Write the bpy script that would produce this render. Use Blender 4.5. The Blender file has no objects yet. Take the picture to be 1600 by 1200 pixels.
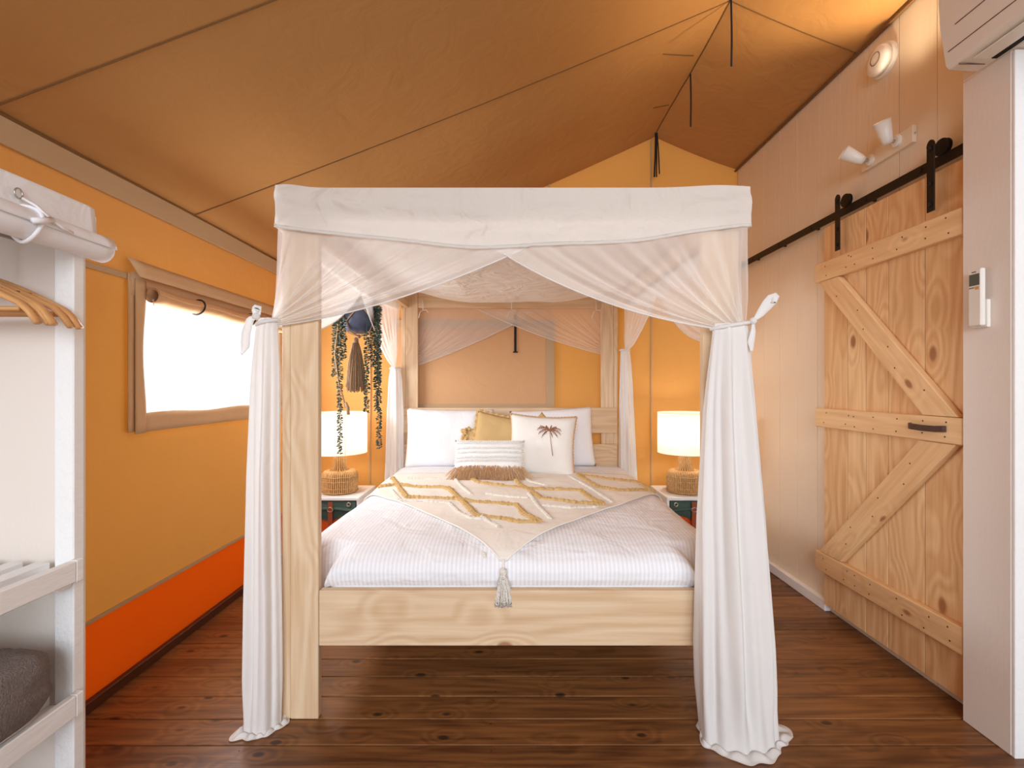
import bpy, bmesh, math, random
from math import sin, cos, pi, sqrt
from mathutils import Vector, Matrix, noise

random.seed(7)
SC = bpy.context.scene
COL = SC.collection

# ------------------------------------------------------------------ camera, world, light, exposure
F = 733.0           # focal length in pixels of the 1600 px wide frame
CH = 1.343          # camera height
cam_d = bpy.data.cameras.new('camera'); cam = bpy.data.objects.new('camera', cam_d); COL.objects.link(cam)
cam.location = (0, 0, CH); cam.rotation_euler = (pi/2, 0, 0)
cam_d.sensor_width = 36.0; cam_d.lens = 36.0*F/1600.0
cam_d.shift_y = 3.0/1600.0; cam_d.clip_start = 0.02
SC.camera = cam
SC.view_settings.view_transform = 'Standard'; SC.view_settings.look = 'None'
SC.view_settings.gamma = 1.0; SC.view_settings.use_curve_mapping = False
SC.view_settings.exposure = -0.12
try:
    SC.cycles.max_bounces = 10; SC.cycles.diffuse_bounces = 6; SC.cycles.transparent_max_bounces = 24
    SC.cycles.use_denoising = True; SC.cycles.sample_clamp_indirect = 6.0
except Exception: pass
W = bpy.data.worlds.new('world'); SC.world = W; W.use_nodes = True
bg = W.node_tree.nodes['Background']; bg.inputs[0].default_value = (0.93, 0.97, 1.0, 1); bg.inputs[1].default_value = 1.25

def light(name, kind, loc, power, color=(1, 1, 1), size=None, rot=(0, 0, 0), size_y=None, spot=None, blend=.5, radius=None):
    d = bpy.data.lights.new(name, kind); d.energy = power; d.color = color
    if kind == 'AREA':
        d.size = size
        if size_y: d.shape = 'RECTANGLE'; d.size_y = size_y
    if kind == 'SPOT': d.spot_size = spot; d.spot_blend = blend
    if radius is not None: d.shadow_soft_size = radius
    o = bpy.data.objects.new(name, d); COL.objects.link(o); o.location = loc; o.rotation_euler = rot
    return o
# daylight entering through the open tent front behind the camera
light('daylight_front', 'AREA', (-0.1, -4.8, 2.9), 400, (.82, .91, 1.0), 4.5, (pi/2-.24, 0, 0), 2.6)
# daylight through the side window
light('daylight_window', 'AREA', (-1.80, 2.87, 1.53), 42, (.93, .96, 1.0), .62, (0, -pi/2, 0), 1.25)

# ------------------------------------------------------------------ helpers
def lin(r, g, b):
    f = lambda v: (v/255/12.92) if v/255 <= .04045 else ((v/255+.055)/1.055)**2.4
    return (f(r), f(g), f(b), 1.0)

def mat_new(name):
    m = bpy.data.materials.new(name); m.use_nodes = True
    nt = m.node_tree; nt.nodes.clear()
    out = nt.nodes.new('ShaderNodeOutputMaterial')
    return m, nt, out
def N(nt, typ, **kw):
    n = nt.nodes.new(typ)
    for k, v in kw.items():
        if k in n.inputs: n.inputs[k].default_value = v
        else: setattr(n, k, v)
    return n
def L(nt, a, b): nt.links.new(a, b)

def simple(name, col, rough=.5, metal=0.0, bump=0.0, bscale=60, var=0.0, stretch=(1, 1, 1), spec=.4, vscale=6, emis=None):
    m, nt, out = mat_new(name)
    p = N(nt, 'ShaderNodeBsdfPrincipled'); p.inputs['Base Color'].default_value = col
    p.inputs['Roughness'].default_value = rough; p.inputs['Metallic'].default_value = metal
    p.inputs['Specular IOR Level'].default_value = spec
    L(nt, p.outputs[0], out.inputs[0])
    tc = N(nt, 'ShaderNodeTexCoord'); mp = N(nt, 'ShaderNodeMapping'); mp.inputs['Scale'].default_value = stretch
    L(nt, tc.outputs['Object'], mp.inputs[0])
    if var > 0:
        nz = N(nt, 'ShaderNodeTexNoise'); nz.inputs['Scale'].default_value = vscale; nz.inputs['Detail'].default_value = 5
        L(nt, mp.outputs[0], nz.inputs['Vector'])
        mx = N(nt, 'ShaderNodeMix', data_type='RGBA'); L(nt, nz.outputs[0], mx.inputs[0])
        mx.inputs[6].default_value = tuple(c*(1-var) for c in col[:3])+(1,)
        mx.inputs[7].default_value = tuple(min(1, c*(1+var)) for c in col[:3])+(1,)
        L(nt, mx.outputs[2], p.inputs['Base Color'])
    if bump > 0:
        nb = N(nt, 'ShaderNodeTexNoise'); nb.inputs['Scale'].default_value = bscale; nb.inputs['Detail'].default_value = 4
        L(nt, mp.outputs[0], nb.inputs['Vector'])
        b = N(nt, 'ShaderNodeBump'); b.inputs['Strength'].default_value = bump; b.inputs['Distance'].default_value = .01
        L(nt, nb.outputs[0], b.inputs['Height']); L(nt, b.outputs[0], p.inputs['Normal'])
    return m

def wood(name, light_c, dark_c, axis, knot_c=None, kscale=3.0, kr=.09, rough=.55, var=.25, grain=.55, ring=.35, bump=.15, fine=26, spec=.35):
    m, nt, out = mat_new(name)
    p = N(nt, 'ShaderNodeBsdfPrincipled'); p.inputs['Roughness'].default_value = rough; p.inputs['Specular IOR Level'].default_value = spec
    L(nt, p.outputs[0], out.inputs[0])
    tc = N(nt, 'ShaderNodeTexCoord'); oi = N(nt, 'ShaderNodeObjectInfo')
    mul = N(nt, 'ShaderNodeMath', operation='MULTIPLY'); L(nt, oi.outputs['Random'], mul.inputs[0]); mul.inputs[1].default_value = 53.0
    add = N(nt, 'ShaderNodeVectorMath', operation='ADD'); L(nt, tc.outputs['Object'], add.inputs[0]); L(nt, mul.outputs[0], add.inputs[1])
    # warp around knots
    vor_map = N(nt, 'ShaderNodeMapping'); s = [1, 1, 1]; s[axis] = .55; vor_map.inputs['Scale'].default_value = s
    L(nt, add.outputs[0], vor_map.inputs[0])
    vor = N(nt, 'ShaderNodeTexVoronoi'); vor.inputs['Scale'].default_value = kscale; L(nt, vor_map.outputs[0], vor.inputs['Vector'])
    kexp = N(nt, 'ShaderNodeMapRange'); kexp.inputs[1].default_value = 0; kexp.inputs[2].default_value = kr*3.2; kexp.inputs[3].default_value = 1; kexp.inputs[4].default_value = 0
    L(nt, vor.outputs['Distance'], kexp.inputs[0])
    # streaks
    mp = N(nt, 'ShaderNodeMapping'); s = [1, 1, 1]; s[axis] = .05; mp.inputs['Scale'].default_value = s; L(nt, add.outputs[0], mp.inputs[0])
    n1 = N(nt, 'ShaderNodeTexNoise'); n1.inputs['Scale'].default_value = fine*2.2; n1.inputs['Detail'].default_value = 6; n1.inputs['Distortion'].default_value = .4
    L(nt, mp.outputs[0], n1.inputs['Vector'])
    # rings
    mp2 = N(nt, 'ShaderNodeMapping'); s = [1, 1, 1]; s[axis] = .16; mp2.inputs['Scale'].default_value = s; L(nt, add.outputs[0], mp2.inputs[0])
    n2 = N(nt, 'ShaderNodeTexNoise'); n2.inputs['Scale'].default_value = 3.2; n2.inputs['Detail'].default_value = 2
    L(nt, mp2.outputs[0], n2.inputs['Vector'])
    sm = N(nt, 'ShaderNodeMath', operation='MULTIPLY_ADD'); L(nt, kexp.outputs[0], sm.inputs[0]); sm.inputs[1].default_value = .16; L(nt, n2.outputs[0], sm.inputs[2])
    sc = N(nt, 'ShaderNodeMath', operation='MULTIPLY'); L(nt, sm.outputs[0], sc.inputs[0]); sc.inputs[1].default_value = 90.0
    sn = N(nt, 'ShaderNodeMath', operation='SINE'); L(nt, sc.outputs[0], sn.inputs[0])
    rg = N(nt, 'ShaderNodeMapRange'); rg.inputs[1].default_value = -1; rg.inputs[2].default_value = 1; L(nt, sn.outputs[0], rg.inputs[0])
    m1 = N(nt, 'ShaderNodeMath', operation='MULTIPLY'); L(nt, n1.outputs[0], m1.inputs[0]); m1.inputs[1].default_value = grain*1.6
    m2 = N(nt, 'ShaderNodeMath', operation='MULTIPLY_ADD'); L(nt, rg.outputs[0], m2.inputs[0]); m2.inputs[1].default_value = ring*.7; L(nt, m1.outputs[0], m2.inputs[2])
    m3 = N(nt, 'ShaderNodeMath', operation='MULTIPLY_ADD', use_clamp=True); L(nt, oi.outputs['Random'], m3.inputs[0]); m3.inputs[1].default_value = var
    m4 = N(nt, 'ShaderNodeMath', operation='SUBTRACT'); L(nt, m2.outputs[0], m4.inputs[0]); m4.inputs[1].default_value = grain*.35+var*.4
    L(nt, m4.outputs[0], m3.inputs[2])
    mx = N(nt, 'ShaderNodeMix', data_type='RGBA'); L(nt, m3.outputs[0], mx.inputs[0])
    mx.inputs[6].default_value = light_c; mx.inputs[7].default_value = dark_c
    colo = mx.outputs[2]
    if knot_c is not None:
        km = N(nt, 'ShaderNodeMapRange', interpolation_type='SMOOTHSTEP'); km.inputs[1].default_value = kr*.45; km.inputs[2].default_value = kr; km.inputs[3].default_value = .85; km.inputs[4].default_value = 0
        L(nt, vor.outputs['Distance'], km.inputs[0])
        mk = N(nt, 'ShaderNodeMix', data_type='RGBA'); L(nt, km.outputs[0], mk.inputs[0]); L(nt, colo, mk.inputs[6]); mk.inputs[7].default_value = knot_c
        colo = mk.outputs[2]
    L(nt, colo, p.inputs['Base Color'])
    b = N(nt, 'ShaderNodeBump'); b.inputs['Strength'].default_value = bump; b.inputs['Distance'].default_value = .004
    L(nt, n1.outputs[0], b.inputs['Height']); L(nt, b.outputs[0], p.inputs['Normal'])
    return m

def fabric(name, col, trans=.3, clear=0.0, bump=.1, weave=0, var=.06, wrinkle=.25, wscale=2.2, tcol=None, stripes=0):
    """woven cloth: diffuse + translucent (+ open weave that lets light straight through)"""
    m, nt, out = mat_new(name)
    tc = N(nt, 'ShaderNodeTexCoord')
    nz = N(nt, 'ShaderNodeTexNoise'); nz.inputs['Scale'].default_value = wscale; nz.inputs['Detail'].default_value = 5
    L(nt, tc.outputs['Object'], nz.inputs['Vector'])
    mx = N(nt, 'ShaderNodeMix', data_type='RGBA'); L(nt, nz.outputs[0], mx.inputs[0])
    mx.inputs[6].default_value = tuple(c*(1-var) for c in col[:3])+(1,)
    mx.inputs[7].default_value = tuple(min(1, c*(1+var)) for c in col[:3])+(1,)
    colo = mx.outputs[2]
    if stripes:
        wv = N(nt, 'ShaderNodeTexWave', wave_type='BANDS', bands_direction='X'); wv.inputs['Scale'].default_value = stripes
        L(nt, tc.outputs['Object'], wv.inputs['Vector'])
        rr = N(nt, 'ShaderNodeMapRange', interpolation_type='SMOOTHSTEP'); rr.inputs[1].default_value = .35; rr.inputs[2].default_value = .65
        rr.inputs[3].default_value = .89; rr.inputs[4].default_value = 1.0
        L(nt, wv.outputs[1], rr.inputs[0])
        ms = N(nt, 'ShaderNodeVectorMath', operation='SCALE'); L(nt, colo, ms.inputs[0]); L(nt, rr.outputs[0], ms.inputs['Scale'])
        colo = ms.outputs[0]
    d = N(nt, 'ShaderNodeBsdfDiffuse'); t = N(nt, 'ShaderNodeBsdfTranslucent')
    L(nt, colo, d.inputs[0]); L(nt, colo, t.inputs[0])
    if tcol: 
        nt.links.remove(t.inputs[0].links[0]); t.inputs[0].default_value = tcol
    s1 = N(nt, 'ShaderNodeMixShader'); s1.inputs[0].default_value = trans; L(nt, d.outputs[0], s1.inputs[1]); L(nt, t.outputs[0], s1.inputs[2])
    last = s1
    if clear > 0:
        tr = N(nt, 'ShaderNodeBsdfTransparent'); s2 = N(nt, 'ShaderNodeMixShader')
        # an open weave closes up when seen at a slant
        lw = N(nt, 'ShaderNodeLayerWeight'); lw.inputs[0].default_value = .35
        mr = N(nt, 'ShaderNodeMapRange'); mr.inputs[1].default_value = 0; mr.inputs[2].default_value = 1; mr.inputs[3].default_value = clear; mr.inputs[4].default_value = clear*.25
        L(nt, lw.outputs['Facing'], mr.inputs[0]); L(nt, mr.outputs[0], s2.inputs[0])
        L(nt, s1.outputs[0], s2.inputs[1]); L(nt, tr.outputs[0], s2.inputs[2]); last = s2
    L(nt, last.outputs[0], out.inputs[0])
    nb = N(nt, 'ShaderNodeTexNoise'); nb.inputs['Scale'].default_value = 7; nb.inputs['Detail'].default_value = 3; nb.inputs['Distortion'].default_value = .8
    L(nt, tc.outputs['Object'], nb.inputs['Vector'])
    nf = N(nt, 'ShaderNodeTexNoise'); nf.inputs['Scale'].default_value = weave or 350; nf.inputs['Detail'].default_value = 1
    L(nt, tc.outputs['Object'], nf.inputs['Vector'])
    b1 = N(nt, 'ShaderNodeBump'); b1.inputs['Strength'].default_value = wrinkle; b1.inputs['Distance'].default_value = .03; L(nt, nb.outputs[0], b1.inputs['Height'])
    b2 = N(nt, 'ShaderNodeBump'); b2.inputs['Strength'].default_value = bump; b2.inputs['Distance'].default_value = .002; L(nt, nf.outputs[0], b2.inputs['Height'])
    L(nt, b1.outputs[0], b2.inputs['Normal']); L(nt, b2.outputs[0], d.inputs['Normal'])
    return m

class MB:
    def __init__(self): self.bm = bmesh.new()
    def box(self, x0, x1, y0, y1, z0, z1, bev=.002, M=None, seg=1):
        bm = bmesh.new(); bmesh.ops.create_cube(bm, size=1.0)
        for v in bm.verts: v.co = Vector(((v.co.x+.5)*(x1-x0)+x0, (v.co.y+.5)*(y1-y0)+y0, (v.co.z+.5)*(z1-z0)+z0))
        if bev > 0: bmesh.ops.bevel(bm, geom=list(bm.edges), offset=bev, segments=seg, profile=.5, affect='EDGES')
        if M is not None: bmesh.ops.transform(bm, matrix=M, verts=bm.verts)
        self._merge(bm); return self
    def _merge(self, bm):
        me = bpy.data.meshes.new('tmp'); bm.to_mesh(me); bm.free(); self.bm.from_mesh(me); bpy.data.meshes.remove(me)
    def grid(self, fn, nu, nv, closed_u=False):
        rows = []
        for j in range(nv+1):
            rows.append([self.bm.verts.new(fn(i/nu, j/nv)) for i in range(nu if closed_u else nu+1)])
        n = nu
        for j in range(nv):
            for i in range(n):
                a, b = rows[j], rows[j+1]; k = (i+1) % len(a)
                try: self.bm.faces.new((a[i], a[k], b[k], b[i]))
                except ValueError: pass
        return rows
    def tube(self, pts, r, n=8, closed=False, flat=1.0):
        pts = [Vector(p) for p in pts]; m = len(pts); rings = []
        up = Vector((0, 0, 1)); prev = None
        for i, p in enumerate(pts):
            a = pts[(i-1) % m] if (closed or i > 0) else p; b = pts[(i+1) % m] if (closed or i < m-1) else p
            t = (b-a).normalized()
            if prev is None:
                ref = up if abs(t.z) < .9 else Vector((1, 0, 0)); nrm = (ref - t*ref.dot(t)).normalized()
            else: nrm = (prev - t*prev.dot(t)).normalized()
            prev = nrm; bn = t.cross(nrm)
            rr = r[i] if isinstance(r, (list, tuple)) else r
            rings.append([self.bm.verts.new(p + nrm*cos(2*pi*k/n)*rr*flat + bn*sin(2*pi*k/n)*rr) for k in range(n)])
        for i in range(m if closed else m-1):
            a, b = rings[i], rings[(i+1) % m]
            for k in range(n): self.bm.faces.new((a[k], a[(k+1) % n], b[(k+1) % n], b[k]))
        if not closed:
            self.bm.faces.new(rings[0][::-1]); self.bm.faces.new(rings[-1])
        return self
    def lathe(self, prof, c=(0, 0, 0), n=32, M=None, cap=True):
        rings = []
        for r, z in prof:
            ring = []
            for k in range(n):
                v = Vector((r*cos(2*pi*k/n), r*sin(2*pi*k/n), z))
                if M is not None: v = M @ v
                ring.append(self.bm.verts.new(v+Vector(c)))
            rings.append(ring)
        for a, b in zip(rings, rings[1:]):
            for k in range(n): self.bm.faces.new((a[k], a[(k+1) % n], b[(k+1) % n], b[k]))
        if cap:
            self.bm.faces.new(rings[0][::-1]); self.bm.faces.new(rings[-1])
        return self
    def prism(self, poly, axis, a0, a1, bev=0):
        """poly of 2D points extruded along axis: 0 -> (y,z), 1 -> (x,z), 2 -> (x,y)"""
        def P(q, a): return Vector({0: (a, q[0], q[1]), 1: (q[0], a, q[1]), 2: (q[0], q[1], a)}[axis])
        bm = bmesh.new()
        A = [bm.verts.new(P(q, a0)) for q in poly]; B = [bm.verts.new(P(q, a1)) for q in poly]
        n = len(poly)
        bm.faces.new(A); bm.faces.new(B[::-1])
        for i in range(n): bm.faces.new((A[i], B[i], B[(i+1) % n], A[(i+1) % n]))
        bmesh.ops.recalc_face_normals(bm, faces=bm.faces)
        if bev: bmesh.ops.bevel(bm, geom=list(bm.edges), offset=bev, segments=1, profile=.5, affect='EDGES')
        self._merge(bm); return self
    def build(self, name, mat, parent=None, smooth=False, solid=0.0, origin=None, sub=0, weld=False):
        bm = self.bm
        if weld: bmesh.ops.remove_doubles(bm, verts=bm.verts, dist=1e-5)
        bmesh.ops.recalc_face_normals(bm, faces=bm.faces)
        if parent is not None:
            off = Vector((0, 0, 0)); q = parent
            while q is not None: off += q.location; q = q.parent
        elif origin is not None: off = Vector(origin)
        else:
            xs = [v.co for v in bm.verts]
            off = Vector(((min(v.x for v in xs)+max(v.x for v in xs))/2, (min(v.y for v in xs)+max(v.y for v in xs))/2, min(v.z for v in xs)))
        for v in bm.verts: v.co -= off
        me = bpy.data.meshes.new(name); bm.to_mesh(me); bm.free()
        me.materials.append(mat)
        if smooth:
            for f in me.polygons: f.use_smooth = True
        o = bpy.data.objects.new(name, me); COL.objects.link(o)
        if parent is not None: o.parent = parent
        else: o.location = off
        if solid: md = o.modifiers.new('thickness', 'SOLIDIFY'); md.thickness = solid; md.offset = 0
        if sub: md = o.modifiers.new('smooth', 'SUBSURF'); md.levels = sub; md.render_levels = sub
        return o

def tag(o, label=None, cat=None, group=None, kind=None):
    if label: o['label'] = label
    if cat: o['category'] = cat
    if group: o['group'] = group
    if kind: o['kind'] = kind
    return o
def thing(name, loc, label, cat, group=None):
    o = bpy.data.objects.new(name, None); COL.objects.link(o); o.location = loc; o.empty_display_size = .1
    return tag(o, label, cat, group)
def children(o): return [c for c in bpy.data.objects if c.parent == o]
def copy_tree(o, parent=None):
    c = o.copy(); COL.objects.link(c); c.parent = parent
    for ch in children(o): copy_tree(ch, c)
    return c
def smooth01(t): t = max(0, min(1, t)); return t*t*(3-2*t)
def lerp(a, b, t): return a+(b-a)*t
def nz(x, y, z=0): return noise.noise(Vector((x, y, z)))

# ------------------------------------------------------------------ materials
M_roof = fabric('roof_canvas', lin(178, 132, 82), trans=.03, bump=.25, weave=500, var=.07, wrinkle=.3, wscale=1.3)
M_wall = fabric('amber_canvas', lin(216, 160, 98), trans=.16, bump=.25, weave=500, var=.06, wrinkle=.2, wscale=1.6, tcol=lin(250, 162, 40))
M_orange = fabric('orange_canvas', lin(236, 96, 22), trans=.24, bump=.25, weave=500, var=.05, wrinkle=.12, tcol=lin(250, 95, 10))
M_tan = fabric('tan_canvas', lin(208, 174, 136), trans=.04, bump=.2, var=.08, wrinkle=.25)
M_flap = fabric('flap_canvas', lin(214, 170, 128), trans=.10, bump=.2, var=.05, wrinkle=.25)
M_grey_band = fabric('grey_webbing', lin(192, 164, 130), trans=.05, bump=.2, var=.05, wrinkle=.1)
M_seam = simple('seam_thread', lin(118, 82, 44), .8, var=.1)
M_black = simple('black_webbing', lin(22, 20, 22), .7, bump=.2, bscale=300)
M_steel = simple('black_steel', lin(34, 27, 24), .45, metal=.3, bump=.15, bscale=200)
M_paint = simple('white_painted_board', lin(234, 218, 196), .5, bump=.2, bscale=40, var=.02, stretch=(1, 1, .12))
M_paint_wall = simple('white_sheet_wall', lin(232, 222, 213), .6, bump=.06, bscale=70, var=.02, stretch=(1, 1, .5))
M_white = simple('white_painted_timber', lin(240, 240, 240), .45, bump=.3, bscale=50, var=.03, stretch=(1, .2, 1))
M_plastic = simple('white_plastic', lin(235, 230, 222), .35, spec=.5)
M_floor = wood('stained_deck_board', lin(156, 104, 58), lin(86, 50, 25), 0, lin(40, 24, 14), kscale=8, kr=.13, rough=.38, var=.45, grain=1.0, ring=.35, bump=.3, fine=20, spec=.45)
M_skirt = simple('dark_stained_skirting', lin(84, 44, 22), .5, var=.25, stretch=(1, .1, 1), vscale=30)
M_under = simple('under_floor', lin(30, 16, 8), .9, var=.2)
PL, PD, PK = lin(228, 204, 172), lin(196, 158, 118), lin(150, 98, 64)
M_pineX = wood('pine_along_x', PL, PD, 0, PK, kscale=4.6, kr=.11, grain=.6, ring=.45, var=.2)
M_pineY = wood('pine_along_y', PL, PD, 1, PK, kscale=3.2, kr=.06, grain=.6, ring=.3, var=.2)
M_pineZ = wood('pine_along_z', PL, PD, 2, PK, kscale=3.5, kr=.09, grain=.6, ring=.45, var=.2)
DL, DD, DK = lin(242, 206, 158), lin(206, 152, 98), lin(150, 92, 54)
M_doorZ = wood('door_pine_upright', DL, DD, 2, DK, kscale=5.5, kr=.15, grain=.55, ring=.5, var=.45)
M_doorY = wood('door_pine_ledge', DL, DD, 1, DK, kscale=5.0, kr=.10, grain=.55, ring=.25, var=.3)
M_sheer = fabric('sheer_voile', lin(252, 249, 246), trans=.42, clear=.50, bump=.05, var=.02, wrinkle=.15)
M_sheer2 = fabric('gathered_voile', lin(244, 242, 240), trans=.30, clear=.05, bump=.08, var=.02, wrinkle=.25)
M_canopy = fabric('canopy_cotton', lin(240, 236, 230), trans=.35, clear=.0, bump=.1, var=.02, wrinkle=1.0)
M_duvet = fabric('striped_white_sateen', lin(246, 246, 250), trans=.05, bump=.05, var=.01, wrinkle=.55, stripes=18)
M_white_cloth = fabric('white_cotton', lin(246, 246, 249), trans=.08, bump=.08, var=.01, wrinkle=.4)
M_throw = fabric('oatmeal_knit', lin(243, 236, 226), trans=.05, bump=.5, weave=220, var=.06, wrinkle=.3)
M_tuft = simple('caramel_tufting', lin(216, 180, 124), .95, bump=1.0, bscale=160, var=.25, vscale=60, spec=.1)
M_tuftw = simple('cream_tufting', lin(240, 233, 222), .95, bump=1.0, bscale=160, var=.12, vscale=60, spec=.1)
M_mustard = fabric('mustard_linen', lin(206, 174, 122), trans=.03, bump=.3, weave=260, var=.08, wrinkle=.3)
M_offwhite = fabric('natural_white_linen', lin(238, 234, 228), trans=.03, bump=.3, weave=260, var=.02, wrinkle=.3)
M_boho = fabric('chunky_white_weave', lin(244, 243, 240), trans=.03, bump=.8, weave=120, var=.03, wrinkle=.2)
M_raffia = simple('raffia', lin(208, 168, 128), .8, bump=.5, bscale=200, var=.3, vscale=90, spec=.2)
M_palm = simple('brown_embroidery', lin(165, 110, 80), .8, bump=.6, bscale=300, var=.15, vscale=100)
M_rattan = simple('rattan', lin(205, 160, 105), .5, bump=.4, bscale=120, var=.4, vscale=50)
M_rattan_dk = simple('rattan_core', lin(120, 78, 42), .8, bump=.3, bscale=120, var=.3)
M_leaf = simple('string_leaf', lin(52, 78, 68), .45, var=.5, vscale=70, spec=.5)
M_rope = simple('jute_rope', lin(172, 138, 106), .9, bump=.6, bscale=250, var=.25, vscale=80)
M_pot = simple('mottled_blue_pot', lin(70, 76, 98), .4, bump=.3, bscale=40, var=.5, vscale=22)
M_green = fabric('green_bag_canvas', lin(78, 96, 88), trans=0, bump=.3, var=.1, wrinkle=.6)
M_org = fabric('orange_bag_canvas', lin(214, 92, 40), trans=0, bump=.3, var=.1, wrinkle=.4)
M_leather = simple('brown_leather', lin(150, 70, 34), .5, bump=.3, bscale=120, var=.2)
M_leather_dk = simple('dark_brown_leather', lin(72, 42, 30), .45, bump=.3, bscale=120, var=.2)
M_metal = simple('brushed_metal', lin(190, 185, 175), .3, metal=.9)
M_dark = simple('dark_slot', lin(18, 16, 15), .8)
M_gline = simple('panel_gap', lin(120, 95, 78), .8)
M_hang = wood('beech_hanger', lin(222, 168, 110), lin(192, 132, 76), 0, None, grain=.4, ring=.2, rough=.4)
M_blanket = simple('charcoal_fleece', lin(134, 124, 120), 1.0, bump=1.0, bscale=220, var=.3, vscale=140, spec=.05)
M_screen = simple('lcd_screen', lin(92, 96, 84), .25)
M_goldprint = simple('amber_print', lin(214, 160, 96), .6)
M_greyprint = simple('grey_print', lin(120, 100, 92), .6)

def shade_mat():
    m, nt, out = mat_new('linen_lampshade')
    tc = N(nt, 'ShaderNodeTexCoord'); n1 = N(nt, 'ShaderNodeTexNoise'); n1.inputs['Scale'].default_value = 240
    L(nt, tc.outputs['Object'], n1.inputs['Vector'])
    mx = N(nt, 'ShaderNodeMix', data_type='RGBA'); L(nt, n1.outputs[0], mx.inputs[0]); mx.inputs[6].default_value = lin(244, 236, 222); mx.inputs[7].default_value = lin(252, 247, 238)
    d = N(nt, 'ShaderNodeBsdfDiffuse'); t = N(nt, 'ShaderNodeBsdfTranslucent'); s = N(nt, 'ShaderNodeMixShader'); s.inputs[0].default_value = .55
    L(nt, mx.outputs[2], d.inputs[0]); L(nt, mx.outputs[2], t.inputs[0]); L(nt, d.outputs[0], s.inputs[1]); L(nt, t.outputs[0], s.inputs[2]); L(nt, s.outputs[0], out.inputs[0])
    return m
M_shade = shade_mat()
def bulb_mat():
    m, nt, out = mat_new('lit_bulb')
    tc = N(nt, 'ShaderNodeTexCoord'); g = N(nt, 'ShaderNodeTexNoise'); L(nt, tc.outputs['Object'], g.inputs['Vector'])
    e = N(nt, 'ShaderNodeEmission'); e.inputs[0].default_value = (1, .82, .58, 1); e.inputs[1].default_value = 14; L(nt, e.outputs[0], out.inputs[0]); return m
M_bulb = bulb_mat()
def pane_mat():
    m, nt, out = mat_new('clear_vinyl')
    tc = N(nt, 'ShaderNodeTexCoord'); n1 = N(nt, 'ShaderNodeTexNoise'); n1.inputs['Scale'].default_value = 5; L(nt, tc.outputs['Object'], n1.inputs['Vector'])
    b = N(nt, 'ShaderNodeBump'); b.inputs['Strength'].default_value = .3; L(nt, n1.outputs[0], b.inputs['Height'])
    t = N(nt, 'ShaderNodeBsdfTransparent'); t.inputs[0].default_value = (.97, .98, .98, 1)
    g = N(nt, 'ShaderNodeBsdfGlossy'); g.inputs['Roughness'].default_value = .08; L(nt, b.outputs[0], g.inputs['Normal'])
    s = N(nt, 'ShaderNodeMixShader'); s.inputs[0].default_value = .05; L(nt, t.outputs[0], s.inputs[1]); L(nt, g.outputs[0], s.inputs[2]); L(nt, s.outputs[0], out.inputs[0]); return m
M_pane = pane_mat()

# ------------------------------------------------------------------ room shell
XL, XR, YB, YF = -1.76, 1.90, 3.97, -1.5
RX, RZ = 1.20, 3.46            # ridge
EL, ER = 2.28, 3.17            # eave heights at left wall and at right wall

fl = MB().box(XL-.1, XR+.4, YF, YB+.1, -.08, -.034, 0).build('floor', M_under); tag(fl, kind='structure')
P0, PITCH = 1.754, .1385
k0 = int((YF-P0)//PITCH)+1
for k in range(k0, 17):
    y0 = P0+k*PITCH
    y1 = min(y0+PITCH, YB+.08)
    if y1-y0 < .03: break
    MB().box(XL-.08, XR+.38, y0+.0022, y1-.0022, -.032, random.uniform(-.0012, .0), .0025).build('plank', M_floor, fl)
s_ = MB()
for k in range(-1, 16):
    for xx in (-1.0, -.08, .9):
        for dy in (.03, .11):
            s_.lathe([(.0035, .0), (.0035, .0006)], (xx+random.uniform(-.01, .01), P0+k*PITCH+dy, 0.0), 6)
so = s_.build('screw_heads', M_leather_dk, fl); tag(so, kind='stuff')

# left canvas wall with the window hole
WY0, WY1, WZ0, WZ1 = 2.225, 3.52, 1.2, 1.86
wl = MB()
def wall_quads(mb, rects, bulge=.012):
    for (a, b, c, d) in rects:
        nu = max(1, int((b-a)/.08)); nv = max(1, int((d-c)/.08))
        mb.grid(lambda u, v: Vector((XL - bulge*.5 + bulge*nz(lerp(a, b, u)*1.1, lerp(c, d, v)*.9, 3.1), lerp(a, b, u), lerp(c, d, v))), nu, nv)
wall_quads(wl, [(YF, WY0, .362, EL+.05), (WY1, YB+.05, .362, EL+.05), (WY0, WY1, .362, WZ0), (WY0, WY1, WZ1, EL+.05)])
wall_left = wl.build('wall_left', M_wall, smooth=True); tag(wall_left, kind='structure')
b = MB(); wall_quads(b, [(YF, YB+.05, .03, .362)], .008); b.build('orange_skirt', M_orange, wall_left, smooth=True)
MB().box(XL-.004, XL+.006, YF, YB, .352, .367, .001).build('seam_strip', M_grey_band, wall_left)
MB().box(XL-.002, XL+.008, YF, WY0-.08, 1.832, 1.858, .002).build('seam_strip', M_grey_band, wall_left)
MB().box(XL-.002, XL+.012, YF, YB, 2.175, EL-.002, .003).build('eave_band', M_grey_band, wall_left)
MB().tube([(XL+.012, y, EL-.002+.004*sin(y*3)) for y in [YF+i*.2 for i in range(28)]], .006, 6).build('seam', M_seam, wall_left)
bl = MB().box(XL+.0, XL+.028, YF, YB, .0, .045, .003).build('baseboard_left', M_skirt); tag(bl, kind='structure')

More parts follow.
